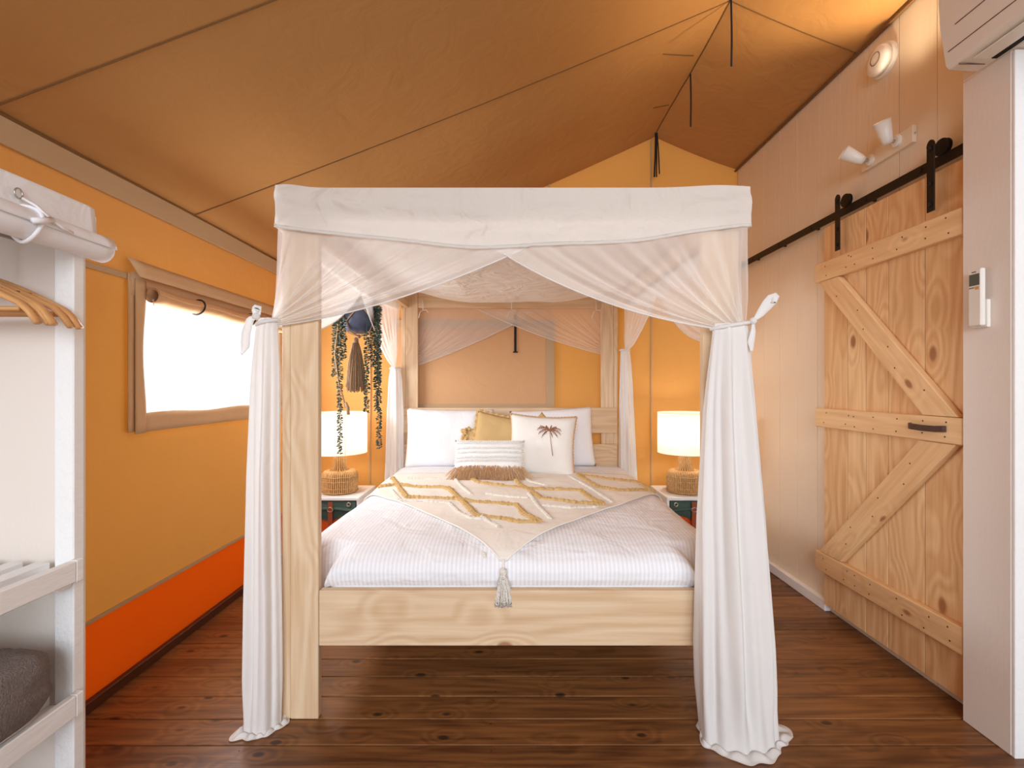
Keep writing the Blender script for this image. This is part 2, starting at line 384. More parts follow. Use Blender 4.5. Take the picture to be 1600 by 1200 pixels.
# back canvas wall
ZB = [(XL-.02, EL), (RX, RZ), (XR+.03, ER)]
def roofz(x): return lerp(EL, RZ, (x-XL)/(RX-XL)) if x < RX else lerp(RZ, ER, (x-RX)/(XR-RX))
wb = MB()
wb.grid(lambda u, v: (lambda x: Vector((x, YB + .012*nz(x*1.2, v*3, 7.7), v*(roofz(x)+.02))))(lerp(XL-.03, XR+.03, u)), 46, 36)
wall_back = wb.build('wall_back', M_wall, smooth=True); tag(wall_back, kind='structure')
for x in (-1.2, .314, 1.175):
    MB().box(x-.006, x+.006, YB-.012, YB-.004, 0, roofz(x)-.03, .002).build('seam_strip', M_grey_band, wall_back)
fx0, fx1, fz0, fz1 = -1.02, .357, 1.13, 1.90
MB().grid
fp = MB(); fp.grid(lambda u, v: Vector((lerp(fx0, fx1, u), YB-.02+.005*nz(u*3, v*2, 2), lerp(fz0, fz1, v))), 20, 12)
fo = fp.build('window_flap', M_flap, wall_back, smooth=True)
for (a, b_, c, d) in ((fx1-.07, fx1, fz0, fz1), (fx0, fx1-.07, fz1-.06, fz1), (fx0, fx1-.07, fz0, fz0+.06)):
    MB().box(a, b_, YB-.03, YB-.024, c, d, .001).build('flap_border', M_grey_band, fo)

# unseen fly sheet eave, added outside the left wall to shade its upper part
ev = MB(); ev.grid(lambda u, v: Vector((lerp(XL-.01, -2.45, u), lerp(YF, YB+.05, v), lerp(EL+.01, EL-.24, u)+.01*nz(u*2, v*9))), 6, 30)
tag(ev.build('shading_eave_1', M_roof, smooth=True), kind='structure')

# canvas roof
SEAMS = [-.42, .58, 1.58, 2.58, 3.58]
def roof_pt(side, t, y):
    """t 0 at the ridge, 1 at the eave"""
    fy = ((y-.58) % 1.0)
    sag = .035*sin(pi*t)*(.6+.4*sin(pi*fy)) + .012*sin(pi*fy)**2*min(1, (1-t)*4)
    puck = .012*math.exp(-t*7)*nz(y*5.0, t*3, 1.5)
    endlift = smooth01((y-3.2)/.77)*sin(pi*t)*.03
    if side == 0: x = lerp(RX, XL, t); z = lerp(RZ, EL, t)
    else: x = lerp(RX, XR+.01, t); z = lerp(RZ, ER, t); sag *= .35
    return Vector((x, y, z - sag + puck - endlift*(1-side)))
rf = MB(); rf.grid(lambda u, v: roof_pt(0, u, lerp(YF, YB+.03, v)), 40, 76); rf.grid(lambda u, v: roof_pt(1, u, lerp(YF, YB+.03, v)), 12, 76)
ceil = rf.build('ceiling', M_roof, smooth=True, weld=True); tag(ceil, kind='structure')
for sy in SEAMS[1:4]:
    for side in (0, 1):
        MB().tube([roof_pt(side, i/30, sy)+Vector((0, 0, -.003)) for i in range(31)], .0028, 5).build('seam', M_seam, ceil)
MB().tube([roof_pt(0, 0, y)+Vector((0, 0, -.004)) for y in [YF+i*.1 for i in range(55)]], .004, 5).build('ridge_seam', M_seam, ceil)
MB().tube([(XR-.012, y, ER-.012) for y in (YF, 0, 2, YB)], .009, 6).build('wall_cord', M_seam, ceil)
for (ta, ya, tb, yb) in ((.02, 2.95, .10, 2.80), (.01, 3.5, .055, 3.44), (.02, 2.45, .11, 2.33)):
    MB().tube([roof_pt(0, lerp(ta, tb, i/6), lerp(ya, yb, i/6))+Vector((0, 0, -.004)) for i in range(7)], .003, 5).build('pucker', M_seam, ceil)

# right boarded wall
wr = MB().box(XR+.012, XR+.06, YF, YB+.02, 0, ER+.06, 0).build('wall_right', M_paint); tag(wr, kind='structure')
ys = [3.535-.2055*k for k in range(-2, 25)]
for k, y in enumerate(ys):
    a, b_ = y-.2055, min(y, YB)
    if b_ < YF: break
    g = .0010 if abs(a-2.302) > .02 else .0035
    MB().box(XR, XR+.0125, a+g, b_-.0010, .0, ER+.05, .0012).build('plank', M_paint, wr)
br = MB().box(XR-.037, XR-.001, 2.795, YB-.01, .001, .06, .002).build('baseboard_right', M_white); tag(br, kind='structure')

# stub partition with header and white end trim
PX = 1.81
pw = MB().box(PX, XR-.002, 1.70, 1.885, 0, 2.56, .003).box(PX, XR-.002, .7, 1.885, 2.5605, 3.19, .003).build('wall_partition', M_paint_wall); tag(pw, kind='structure')
MB().box(PX+.001, PX+.05, 1.688, 1.7, 0, 2.555, .002).build('casing', M_white, pw)
MB().box(PX+.052, PX+.16, 1.676, 1.7, 0, 2.555, .002).build('casing', M_white, pw)

# ------------------------------------------------------------------ window in the left wall
win = bpy.data.objects.new('window_1', None); COL.objects.link(win); win.location = (XL, (WY0+WY1)/2, WZ0); tag(win, 'canvas side window with tan border and rolled up blind', kind='structure')
X0 = XL
p_ = MB(); p_.grid(lambda u, v: Vector((X0-.012+.006*nz(u*4, v*3, 5), lerp(WY0-.01, WY1+.01, u), lerp(WZ0-.01, WZ1, v))), 16, 8); p_.build('pane', M_pane, win, smooth=True)
def strip(name, fn, nu, nv, mat=M_tan):
    m = MB(); m.grid(fn, nu, nv); return m.build(name, mat, win, smooth=True, solid=.004)
strip('side_border', lambda u, v: Vector((X0+.012+.004*nz(v*5, u, 1), lerp(2.135, 2.225+.008*sin(v*9), u)+.04*(1-v)*(1-u)*0, lerp(1.13, 1.86, v))), 4, 16)
strip('side_facing', lambda u, v: Vector((X0+.022, lerp(2.165, 2.218+.01*sin(v*7+1), u), lerp(1.12, 1.84, v))), 4, 16)
strip('side_border', lambda u, v: Vector((X0+.012, lerp(WY1-.01, WY1+.11, u), lerp(1.13, 1.86, v))), 4, 10)
strip('bottom_border', lambda u, v: Vector((X0+.014+.003*nz(u*9, v, 2), lerp(2.2, WY1+.1, u), lerp(1.125, WZ0+.012+.006*sin(u*14), v))), 20, 3)
strip('top_border', lambda u, v: Vector((X0+.014, lerp(2.15, WY1+.1, u), lerp(1.76, 1.87, v))), 16, 3)
strip('top_flap', lambda u, v: Vector((X0+.02+.03*(1-v)+.004*nz(u*9, v, 4), lerp(2.125+.03*(1-v), WY1+.06-.03*(1-v), u), lerp(1.845, 1.925, v))), 20, 3)
rz_ = 1.775; rr_ = .038
ro = MB()
sp = []
for i in range(61):
    a = i/60*2*pi*1.7; r = rr_*(1-.26*i/60); sp.append((r*cos(a), r*sin(a)))
ro.grid(lambda u, v: (lambda q: Vector((X0+.045+q[0]*(1+.05*nz(v*9, u*3, 1)), lerp(2.235, WY1+.03, v), rz_+q[1]-.008*sin(v*pi*3)**2)))(sp[min(60, int(round(u*60)))]), 60, 22)
roll = ro.build('rolled_blind', M_flap, win, smooth=True, solid=.0025)
for yy in (2.56, 3.06):
    MB().tube([(X0+.045+(rr_+.003)*cos(a), yy+.01*sin(a), rz_-.003+(rr_+.004)*sin(a)) for a in [i*2*pi/20 for i in range(20)]], .0045, 5, closed=True).build('strap', M_black, roll)
ct = MB().tube([(X0+.03, 2.262, 1.76), (X0+.034, 2.258, 1.745), (X0+.032, 2.262, 1.73)], .005, 6).build('toggle', M_plastic, win, smooth=True)
tg = MB().box(X0+.026, X0+.03, 3.235, 3.275, 1.70, 1.735, .001).build('care_tag', M_palm, win)

# ------------------------------------------------------------------ sliding door on the right wall
DX = 1.852                       # front face of the door boards
d1 = bpy.data.objects.new('door_1', None); COL.objects.link(d1); d1.location = (DX, 2.34, .05); tag(d1, 'pine ledged and braced sliding barn door', kind='structure')
seams = [1.895, 2.105, 2.31, 2.455, 2.59, 2.785]
for a, b_ in zip(seams, seams[1:]):
    MB().box(DX, DX+.024, a+.0012, b_-.0012, .05, 2.277, .002).build('plank', M_doorZ, d1)
LX0, LX1 = DX-.036, DX-.0008
Yf = lambda px: LX0*F/(px-800)
for z0, z1 in ((1.957, 2.067), (1.102, 1.212), (.252, .365)):
    MB().box(LX0, LX1, 1.892, 2.812, z0, z1, .004).build('ledge', M_doorY, d1)
def brace(poly):
    o = MB().prism(poly, 0, LX0+.003, LX1, .003).build('brace', M_doorY, d1)
    a = math.atan2(poly[3][1]-poly[0][1], poly[3][0]-poly[0][0])
    R = Matrix.Rotation(a, 4, 'X'); o.data.transform(R.inverted()); o.rotation_euler = (a, 0, 0)
brace([(2.785, 1.955), (2.62, 1.955), (1.915, 1.214), (2.08, 1.214)])
brace([(1.925, 1.100), (2.10, 1.100), (2.775, .367), (2.60, .367)])
nh = MB()
for z in (2.04, 1.985, 1.185, 1.13, .335, .28):
    for y in (1.95, 2.06, 2.2, 2.37, 2.5, 2.55, 2.72):
        nh.lathe([(.004, 0), (.004, .001)], (LX0-.0006, y+random.uniform(-.02, .02), z+random.uniform(-.006, .006)), 6, M=Matrix.Rotation(pi/2, 4, 'Y'))
for (ya, za, yb, zb) in ((2.70, 1.95, 2.0, 1.22), (2.02, 1.09, 2.68, .38)):
    for i in range(1, 7):
        t = i/7; s = .03*(1 if i % 2 else -1)
        nh.lathe([(.004, 0), (.004, .001)], (LX0+.0022, lerp(ya, yb, t)+s, lerp(za, zb, t)), 6, M=Matrix.Rotation(pi/2, 4, 'Y'))
o = nh.build('nail_heads', M_leather_dk, d1); tag(o, kind='stuff')
hp = [(LX0, 2.135, 1.163), (LX0-.016, 2.13, 1.163), (LX0-.026, 2.11, 1.162), (LX0-.03, 2.05, 1.160), (LX0-.028, 1.985, 1.161), (LX0-.014, 1.965, 1.163), (LX0-.002, 1.962, 1.163)]
m = MB(); m.grid(lambda u, v: Vector(hp[int(round(u*6))])+Vector((0, 0, lerp(-.013, .013, v))), 6, 1); m.build('handle', M_leather_dk, d1, solid=.004)

# sliding rail
rail = thing('door_rail', (DX-.01, 2.8, 2.29), 'black flat steel rail carrying the sliding door along the boarded wall', 'rail')
RXc = DX-.004
MB().box(RXc-.004, RXc+.004, 1.89, YB-.05, 2.292, 2.337, .001).build('bar', M_steel, rail)
for y in (2.12, 2.45, 2.9, 3.25, 3.6):
    MB().lathe([(.009, 0), (.009, .05), (.011, .0505), (.011, .058)], (XR-.001, y, 2.3145), 10, M=Matrix.Rotation(-pi/2, 4, 'Y')).build('bolt', M_steel, rail)
MB().box(RXc-.012, RXc-.0045, 3.5, 3.53, 2.285, 2.30, .001).build('end_stop', M_steel, rail)
for y in (2.605, 2.025):
    hx = LX0-.006
    h = MB().box(hx-.005, hx+.001, y-.019, y+.019, 2.095, 2.375, .0015)
    h.prism([(y+.019*cos(a), 2.375+.03*sin(a)) for a in [i*pi/10 for i in range(11)]], 0, hx-.005, hx+.001)
    ho = h.build('hanger_strap', M_steel, d1)
    MB().lathe([(.036, 0), (.036, .004), (.030, .005), (.030, .013), (.036, .014), (.036, .018)], (RXc+.010, y-.012, 2.368), 24, M=Matrix.Rotation(-pi/2, 4, 'Y')).build('wheel', M_steel, ho, smooth=False)
    for z in (2.125, 2.215, 2.368):
        MB().lathe([(.009, 0), (.009, .006), (.005, .009)], (hx-.0045, y, z), 8, M=Matrix.Rotation(-pi/2, 4, 'Y')).build('bolt', M_steel, ho)

# smoke alarm
sa = thing('smoke_alarm', (XR, 2.39, 2.91), 'round white smoke alarm high on the boarded wall beneath the roof canvas', 'smoke alarm')
RY = Matrix.Rotation(-pi/2, 4, 'Y')
MB().lathe([(.083, 0), (.083, .014), (.078, .018)], (XR-.0005, 2.39, 3.0), 32, M=RY).build('base', M_plastic, sa, smooth=False)
MB().lathe([(.071, 0), (.072, .022), (.064, .031), (.04, .035), (.001, .036)], (XR-.019, 2.39, 3.0), 32, M=RY).build('cover', M_plastic, sa, smooth=True)
MB().tube([(XR-.055, 2.385+.03*cos(a), 3.005+.03*sin(a)) for a in [i*2*pi/24 for i in range(24)]], .002, 5, closed=True).build('test_button_ring', M_gline, sa)

# twin spotlight
ws = thing('wall_spotlight', (XR, 2.36, 2.48), 'white twin spotlight on a painted timber block above the door rail', 'light')
MB().box(XR-.022, XR-.0005, 2.20, 2.52, 2.488, 2.570, .002).build('mounting_board', M_paint, ws)
MB().lathe([(.004, 0), (.004, .003)], (XR-.011, 2.1995, 2.53), 8, M=Matrix.Rotation(pi/2, 4, 'X')).build('screw', M_metal, ws)
def spot_head(base, dirv, lp):
    base = Vector(base); d = Vector(dirv).normalized()
    MB().lathe([(.028, 0), (.028, .010), (.02, .014)], (XR-.0225, base.y, base.z), 20, M=RY).build('rose', M_plastic, ws, smooth=False)
    j = Vector((XR-.072, base.y+.0, base.z+.0))
    MB().tube([(XR-.034, base.y, base.z), j], .008, 8).build('arm', M_metal, ws)
    R = d.to_track_quat('Z', 'Y').to_matrix().to_4x4()
    st = j-d*.012
    hd = MB().lathe([(.001, 0), (.021, .0), (.025, .02), (.038, .11), (.035, .11), (.022, .025), (.001, .024)], st, 24, M=R, cap=False).build('lamp_head', M_plastic, ws, smooth=True)
    MB().lathe([(.001, .03), (.02, .04), (.026, .065), (.018, .085), (.001, .09)], st, 16, M=R, cap=False).build('bulb', M_bulb, hd, smooth=True)
    lo = light('spot_lamp', 'SPOT', st+d*.114, lp*2.2, (1, .80, .52), rot=d.to_track_quat('-Z', 'Y').to_euler(), spot=1.95, blend=.7, radius=.03)
    return lo
spot_head((0, 2.285, 2.535), (-.5, -.25, .9), 20)
spot_head((0, 2.455, 2.525), (-.85, .18, .50), 5)

# air conditioner
ac = thing('air_conditioner', (PX, 1.4, 2.565), 'white wall mounted air conditioner at the upper right corner above the partition', 'air conditioner')
prof = [(PX-.0005, 2.562), (PX-.03, 2.562), (PX-.115, 2.568), (PX-.128, 2.58), (PX-.15, 2.72), (PX-.158, 2.83), (PX-.15, 2.87), (PX-.0005, 2.88)]
MB().prism(prof, 1, 1.0, 1.822, .004).build('casing', M_plastic, ac)
def on_front(z):
    pts = [(2.58, PX-.128), (2.72, PX-.15), (2.83, PX-.158)]
    for (a, xa), (b_, xb) in zip(pts, pts[1:]):
        if z <= b_: return lerp(xa, xb, (z-a)/(b_-a))
    return pts[-1][1]
for z, ya in ((2.625, 1.80), (2.70, 1.76)):
    x = on_front(z); MB().box(x-.0022, x+.003, 1.02, ya, z-.0014, z+.0014, 0).build('panel_line', M_gline, ac)
MB().box(PX-.1, PX-.035, 1.03, 1.74, 2.556, 2.5615, .002).build('louver', M_plastic, ac)
MB().box(PX-.033, PX-.012, 1.03, 1.74, 2.5565, 2.5618, .001).build('air_slot', M_dark, ac)
MB().box(PX-.118, PX-.02, 1.775, 1.777, 2.560, 2.5655, 0).build('panel_line', M_gline, ac)

# remote in its holder
rc = thing('remote_control', (PX, 1.80, 1.57), 'slim white remote control in a wall holder beside the sliding door', 'remote control')
MB().box(PX-.014, PX-.0005, 1.772, 1.832, 1.566, 1.672, .002).build('holder', M_plastic, rc)
MB().box(PX-.034, PX-.0145, 1.776, 1.828, 1.572, 1.792, .004).build('handset', M_plastic, rc)
MB().box(PX-.0352, PX-.0342, 1.782, 1.822, 1.728, 1.772, .0003).build('screen', M_screen, rc)
MB().box(PX-.0352, PX-.0342, 1.795, 1.812, 1.778, 1.782, 0).build('printed_line', M_greyprint, rc)
MB().box(PX-.0352, PX-.0342, 1.803, 1.822, 1.718, 1.722, 0).build('printed_line', M_greyprint, rc)
MB().box(PX-.0352, PX-.0342, 1.784, 1.799, 1.712, 1.723, 0).build('button', M_goldprint, rc)

# ------------------------------------------------------------------ bed frame
FY, BY = 1.89, 3.88
bed = thing('four_poster_bed', (0, 2.9, 0), 'pale pine four poster bed frame with footboard and slatted headboard', 'bed')
PT = 2.115
def post(xi, xo, y0, rear):
    """L shaped post: wide face board plus an outer side board; xi inner edge, xo outer edge"""
    s = -1 if xo < xi else 1
    xf = xo - s*.034
    a, b_ = sorted((xi, xf-s*.0008)); MBm = MB()
    fb = MBm.box(a, b_, y0, y0+.036, 0, PT, .003).build('post', M_pineZ, bed)
    a, b_ = sorted((xf, xo))
    MB().box(a, b_, y0+.002, y0+(.12 if not rear else .07), 0, PT-.002, .003).build('side_board', M_pineZ, fb)
    return fb
post(-.781, -.928, FY, False); post(.770, .917, FY, False)
post(-.778, -.915, BY, True); post(.738, .875, BY, True)
MB().box(-.7795, .7685, FY+.002, FY+.036, .294, .517, .003).build('footboard', M_pineX, bed)
for z0, z1 in ((.955, 1.163), (.66, .865)):
    MB().box(-.905, .865, BY-.026, BY-.0005, z0, z1, .003).build('headboard_board', M_pineX, bed)
MB().box(-.905, .865, BY-.026, BY-.0005, .30, .60, .003).build('headboard_board', M_pineX, bed)
MB().box(-.9, -.865, FY+.125, BY-.03, .30, .50, .003).build('side_rail', M_pineY, bed)
MB().box(.832, .867, FY+.125, BY-.03, .30, .50, .003).build('side_rail', M_pineY, bed)
MB().box(-.779, .768, FY+.004, FY+.034, 1.989, 2.113, .003).build('canopy_beam', M_pineX, bed)
MB().box(-.777, .737, BY+.002, BY+.034, 1.989, 2.113, .003).build('canopy_beam', M_pineX, bed)
MB().box(-.888, -.855, FY+.04, BY-.002, 1.989, 2.113, .003).build('canopy_beam', M_pineY, bed)
MB().box(.842, .875, FY+.04, BY-.002, 1.989, 2.113, .003).build('canopy_beam', M_pineY, bed)
mt = MB().box(-.76, .76, FY+.045, BY-.03, .33, .60, .04, seg=3).build('mattress', M_white_cloth, bed, smooth=True)

# ------------------------------------------------------------------ duvet: surface function shared by everything that lies on it
front = [(1.937, .516), (1.917, .548), (1.912, .585), (1.925, .618), (1.955, .642), (2.005, .657), (2.07, .664), (2.2, .668), (2.6, .672), (3.0, .678), (3.4, .688), (3.7, .700), (3.845, .69)]
cum = [0]
for a, b_ in zip(front, front[1:]): cum.append(cum[-1]+sqrt((a[0]-b_[0])**2+(a[1]-b_[1])**2))
QT = cum[-1]
def fc(q):
    if q < 0: return (front[0][0], front[0][1]+q)
    for i in range(len(cum)-1):
        if q <= cum[i+1]:
            t = (q-cum[i])/(cum[i+1]-cum[i]); a, b_ = front[i], front[i+1]
            return (lerp(a[0], b_[0], t), lerp(a[1], b_[1], t))
    return front[-1]
def q_of_y(y):
    for i in range(3, len(cum)-1):
        if front[i][0] <= y <= front[i+1][0]: return lerp(cum[i], cum[i+1], (y-front[i][0])/(front[i+1][0]-front[i][0]))
    return QT if y > 3 else 0
def D(s, q, off=0.0):
    """s signed arc length across the bed from its centre line, q arc length from the foot"""
    Y, Z = fc(q)
    w = lerp(.765, .95, smooth01((Y-2.02)/.10)) if q > cum[3] else .765
    H = max(.02, Z-.40) if w > .8 else max(.005, Z-.512)
    r = min(.13, H*.8)
    sg = 1 if s >= 0 else -1; a = abs(s)
    flat = w-r
    if a <= flat: x, dz, nx, nzv = a, 0, 0, 1
    elif a <= flat+r*pi/2:
        th = (a-flat)/r; x, dz, nx, nzv = flat+r*sin(th), r*(1-cos(th)), sin(th), cos(th)
    else: x, dz, nx, nzv = w, r+(a-flat-r*pi/2), 1, 0
    dz = min(dz, H)
    crown = .012*(1-(min(a, flat)/flat)**2)*smooth01((Y-1.95)/.2)
    wr_ = (.010*nz(x*sg*2.3, Y*1.9, 4.2)+.004*nz(x*sg*8, Y*6, 1.2))*smooth01((Y-1.92)/.2)
    # front face normal
    ny = -1 if (q < cum[3]) else (-.6 if q < cum[5] else 0)
    fw = .010*nz(x*sg*6, Z*4, 9.1)*(1 if q < cum[4] else 0)
    return Vector((sg*(x+nx*(off+wr_)), Y - fw*smooth01(q/.08) + ny*off, Z-dz+crown+(nzv*(off+wr_) if ny > -1 else 0)))
SMAX = .95-.13+.13*pi/2+.13
def duv(u, v):
    q = (v**1.0)*QT
    # finer steps around the foot
    q = QT*(v*.35+.65*v**2.2)
    Y, Z = fc(q)
    w = lerp(.765, .95, smooth01((Y-2.02)/.10)) if q > cum[3] else .765
    H = max(.02, Z-.40) if w > .8 else max(.005, Z-.512)
    r = min(.13, H*.8); smax = (w-r)+r*pi/2+(H-r)
    return D(lerp(-smax, smax, u), q)
dm = MB(); dm.grid(duv, 130, 110)
duvet = dm.build('duvet', M_duvet, smooth=True); tag(duvet, 'smooth white duvet with woven satin stripes covering the whole bed', 'bedding')

def unproj(px, py, z=.675):
    Y = F*(CH-z)/(py-603.0); return ((px-800)*Y/F, Y)

# ------------------------------------------------------------------ throw
thr = thing('knitted_throw', (0, 2.9, .67), 'oatmeal throw with raised caramel diamonds and a tassel spread across the bed', 'throw')
tip_x = -.035
Qr, Qm, Qt_ = q_of_y(3.43), q_of_y(2.97), cum[3]
def thr_pt(u, v):
    if v < .28: t = v/.28; q = lerp(Qr, Qm, t); l, r = -.985+.012*nz(t*4, 0), .99
    else:
        t = (v-.28)/.72; q = lerp(Qm, Qt_, t)
        ql = lerp(Qm, Qt_, min(1, t)); e = t**.80
        l, r = lerp(-.985, tip_x-.012, e), lerp(.99, tip_x+.012, t**.90)
    s = lerp(l, r, u)
    return D(s, q, .007+.004*(nz(s*6, q*6, 2)+.5)*(1-abs(2*u-1)))
tm = MB(); tm.grid(thr_pt, 90, 90); tm.build('blanket', M_throw, thr, smooth=True, solid=.006)
# rolled hem along both front edges
for uu in (0, 1):
    tm = MB(); tm.tube([thr_pt(uu, i/60)+Vector((0, -.001, .003)) for i in range(61)], .0045, 6); tm.build('hem', M_throw, thr, smooth=True)
def C4(x, y): return unproj(560+x*.3125, 620+y*.3125)
def tuft(pts, r, mat):
    P = [C4(*p) for p in pts]; dense = []
    for a, b_ in zip(P, P[1:]):
        n = max(2, int(sqrt((a[0]-b_[0])**2+(a[1]-b_[1])**2)/.009))
        for i in range(n): dense.append((lerp(a[0], b_[0], i/n), lerp(a[1], b_[1], i/n)))
    dense.append(P[-1]); pp = []; rr = []
    for i, (x, y) in enumerate(dense):
        y = max(1.96, min(3.42, y)); x = max(-.94, min(.94, x))
        wob = .004*nz(i*.9, 3, 1)
        pp.append(D(x+wob, q_of_y(y)+wob, .014)); rr.append(r*(.62+.55*random.random()))
    m = MB(); m.tube(pp, rr, 7, flat=.75); m.build('tufted_line', mat, thr, smooth=False)
CA = [[(100, 457), (200, 450), (300, 465), (420, 470), (470, 485)],
      [(172, 425), (210, 470), (245, 515)], [(245, 515), (400, 522), (490, 527), (560, 540), (700, 553), (790, 560), (830, 608), (905, 647)],
      [(450, 475), (520, 540), (590, 608)], [(590, 608), (720, 628), (800, 645), (905, 647)],
      [(552, 428), (600, 450), (720, 465), (840, 480), (1000, 485), (1110, 490)], [(765, 408), (805, 460), (860, 490), (912, 532)],
      [(912, 532), (1050, 550), (1228, 558)], [(1110, 490), (1160, 525), (1228, 558)], [(552, 428), (575, 418)],
      [(1098, 415), (1145, 445), (1205, 472)], [(1098, 415), (1250, 430), (1400, 440), (1470, 470)], [(1205, 472), (1300, 485), (1440, 482)], ]
for p in CA: tuft(p, .018, M_tuft)
CW = [[(480, 430), (520, 470), (565, 505)], [(170, 478), (205, 525)], [(205, 530), (330, 535), (460, 548)], [(455, 548), (500, 590), (560, 620), (640, 628)],
      [(820, 420), (860, 445), (940, 462)], [(1050, 418), (1150, 470), (1270, 540)], [(850, 500), (890, 560), (960, 630)],
      [(600, 600), (650, 640), (700, 665)], [(920, 565), (1060, 580), (1200, 570)], [(250, 425), (380, 430), (480, 432)], [(640, 500), (760, 520), (850, 530)]]
for p in CW: tuft(p, .012, M_tuftw)
# tassel that hangs off the tip over the footboard
tp = thr_pt(.5, 1.0)+Vector((0, -.012, -.002))
def tassel(parent, top, length, w0, w1, mat, n=90, head=.022, name='tassel', dy=1.0):
    m = MB(); m.lathe([(.002, 0), (head*.55, -.008), (head*.6, -.022), (head*.42, -.034), (head*.55, -.045)], top, 14)
    m.tube([Vector(top)+Vector((head*.46*cos(a), head*.46*sin(a), -.034)) for a in [i*2*pi/14 for i in range(14)]], .003, 5, closed=True)
    for i in range(n):
        a = random.random()*2*pi; rr = sqrt(random.random())
        x0, y0 = w0*rr*cos(a), w0*rr*sin(a); x1, y1 = w1*rr*cos(a), w1*rr*sin(a)*dy
        ln = length*random.uniform(.9, 1.0); pts = []
        for k in range(5):
            t = k/4; e = t**.75
            pts.append(Vector(top)+Vector((lerp(x0, x1, e)+.003*nz(i, t*2), lerp(y0, y1, e), -.03-(ln-.03)*t)))
        m.tube(pts, .0022, 4)
    o = m.build(name, mat, parent, smooth=True); tag(o, kind='stuff'); return o
MB().tube([tp+Vector((0, 0, .012)), tp+Vector((0, -.004, -.02))], .004, 6).build('tassel_cord', M_throw, thr)
tassel(thr, tp+Vector((0, -.016, -.015)), .160, .012, .040, M_tuftw, 130, .026, dy=.3)
tassel(thr, D(-.115, cum[4], .012), .055, .008, .022, M_tuftw, 50, .016, dy=.4)

# ------------------------------------------------------------------ pillows and cushions
class Cushion:
    def __init__(self, name, label, base, w, h, th, lean, roll, yaw, mat, group=None, pinch=.05, cat='pillow', pw=.42, seed=0):
        self.w, self.h, self.th, self.pinch, self.pw, self.seed = w, h, th, pinch, pw, seed
        self.base = Vector(base)
        self.root = thing(name, base, label, cat, group)
        self.M = Matrix.Translation(self.base) @ Matrix.Rotation(yaw, 4, 'Z') @ Matrix.Rotation(-lean, 4, 'X') @ Matrix.Rotation(roll, 4, 'Y') @ Matrix.Translation((0, 0, h/2))
        m = MB(); m.grid(lambda u, v: self.P(u*2-1, v*2-1, -1), 34, 26); m.grid(lambda u, v: self.P(u*2-1, v*2-1, 1), 34, 26)
        self.body = m.build('cover', mat, self.root, smooth=True, weld=True)
    def P(self, u, v, side, off=0):
        # concave edges, pointed corners
        x = u*self.w/2*(1-self.pinch*(1-v*v)); z = v*self.h/2*(1-self.pinch*(1-u*u))
        t = ((1-u**4)*(1-v**4))
        y = side*(self.th/2*max(0, t)**self.pw+off)
        y += side*.010*nz(u*2.2+self.seed, v*2.2, side*3)*max(0, t)
        z -= .01*(1-abs(v))*nz(u*1.5, self.seed)
        return self.M @ Vector((x, y, z))
    def edge(self, fn, n, mat, name):
        pass
bz = .69
c = Cushion('pillow', 'plain white pillow at the left of the headboard', (-.50, 3.72, bz), .70, .475, .17, .16, .015, .05, M_white_cloth, 'white sleeping pillows', .04, seed=1)
c = Cushion('pillow', 'plain white pillow at the right of the headboard behind the palm cushion', (.335, 3.72, bz), .66, .475, .17, .16, -.06, -.05, M_white_cloth, 'white sleeping pillows', .04, seed=5)
# tasselled mustard cushion, almost hidden
c2 = Cushion('mustard_fringed_cushion', 'mustard cushion with fluffy fringed edge peeping out left of the plain mustard one', (-.215, 3.585, bz-.005), .33, .32, .10, .2, .05, .0, M_mustard, None, .05, 'cushion', seed=2)
m = MB()
for i in range(90):
    t = random.random()
    e = c2.P(-1.0+random.uniform(-.16, .12), t*2-1, -1) if i < 62 else c2.P(t*1.2-1, 1.0, -1)
    rb = random.uniform(.010, .018); e = e+Vector((random.uniform(-.012, .008), random.uniform(-.02, .005), random.uniform(-.008, .012)))
    Rm = Matrix.Rotation(random.random()*3, 4, 'X') @ Matrix.Rotation(random.random()*3, 4, 'Y')
    m.lathe([(rb*.3, -rb), (rb*.85, -rb*.5), (rb*random.uniform(.8, 1.15), 0), (rb*.8, rb*.55), (rb*.25, rb)], e, 8, M=Rm)
o = m.build('fringe', M_tuft, c2.root, smooth=True); tag(o, kind='stuff')
# plain mustard cushion with scalloped edge
c3 = Cushion('mustard_cushion', 'plain mustard linen cushion with a frilled edge behind the white lumbar cushion', (-.135, 3.52, bz-.005), .42, .45, .13, .24, .19, .05, M_mustard, None, .06, 'cushion', seed=3)
def frill(c, mat, amp, width, per, sides='tlrb', name='frill'):
    m = MB()
    for s in sides:
        def fn(u, v, s=s):
            t = u*2-1
            e = {'t': c.P(t, 1, -1), 'b': c.P(t, -1, -1), 'l': c.P(-1, t, -1), 'r': c.P(1, t, -1)}[s]
            out = {'t': Vector((0, 0, 1)), 'b': Vector((0, 0, -1)), 'l': Vector((-1, 0, 0)), 'r': Vector((1, 0, 0))}[s]
            out = (c.M.to_3x3() @ out)
            wv = Vector((0, 1, 0))*(amp*sin(per*t*pi)*v)
            return e + out*(v*width*(.75+.25*abs(sin(per*t*pi/1.0)))-.004) + wv
        m.grid(fn, 80, 3)
    return m.build(name, mat, c.root, smooth=True, solid=.0015)
frill(c3, M_mustard, .008, .022, 9)
c3b = Cushion('mustard_cushion', 'mustard cushion showing only one corner behind the top of the palm cushion', (.13, 3.585, .838), .29, .29, .08, .2, .785, 0, M_mustard, None, .05, 'cushion', seed=8)
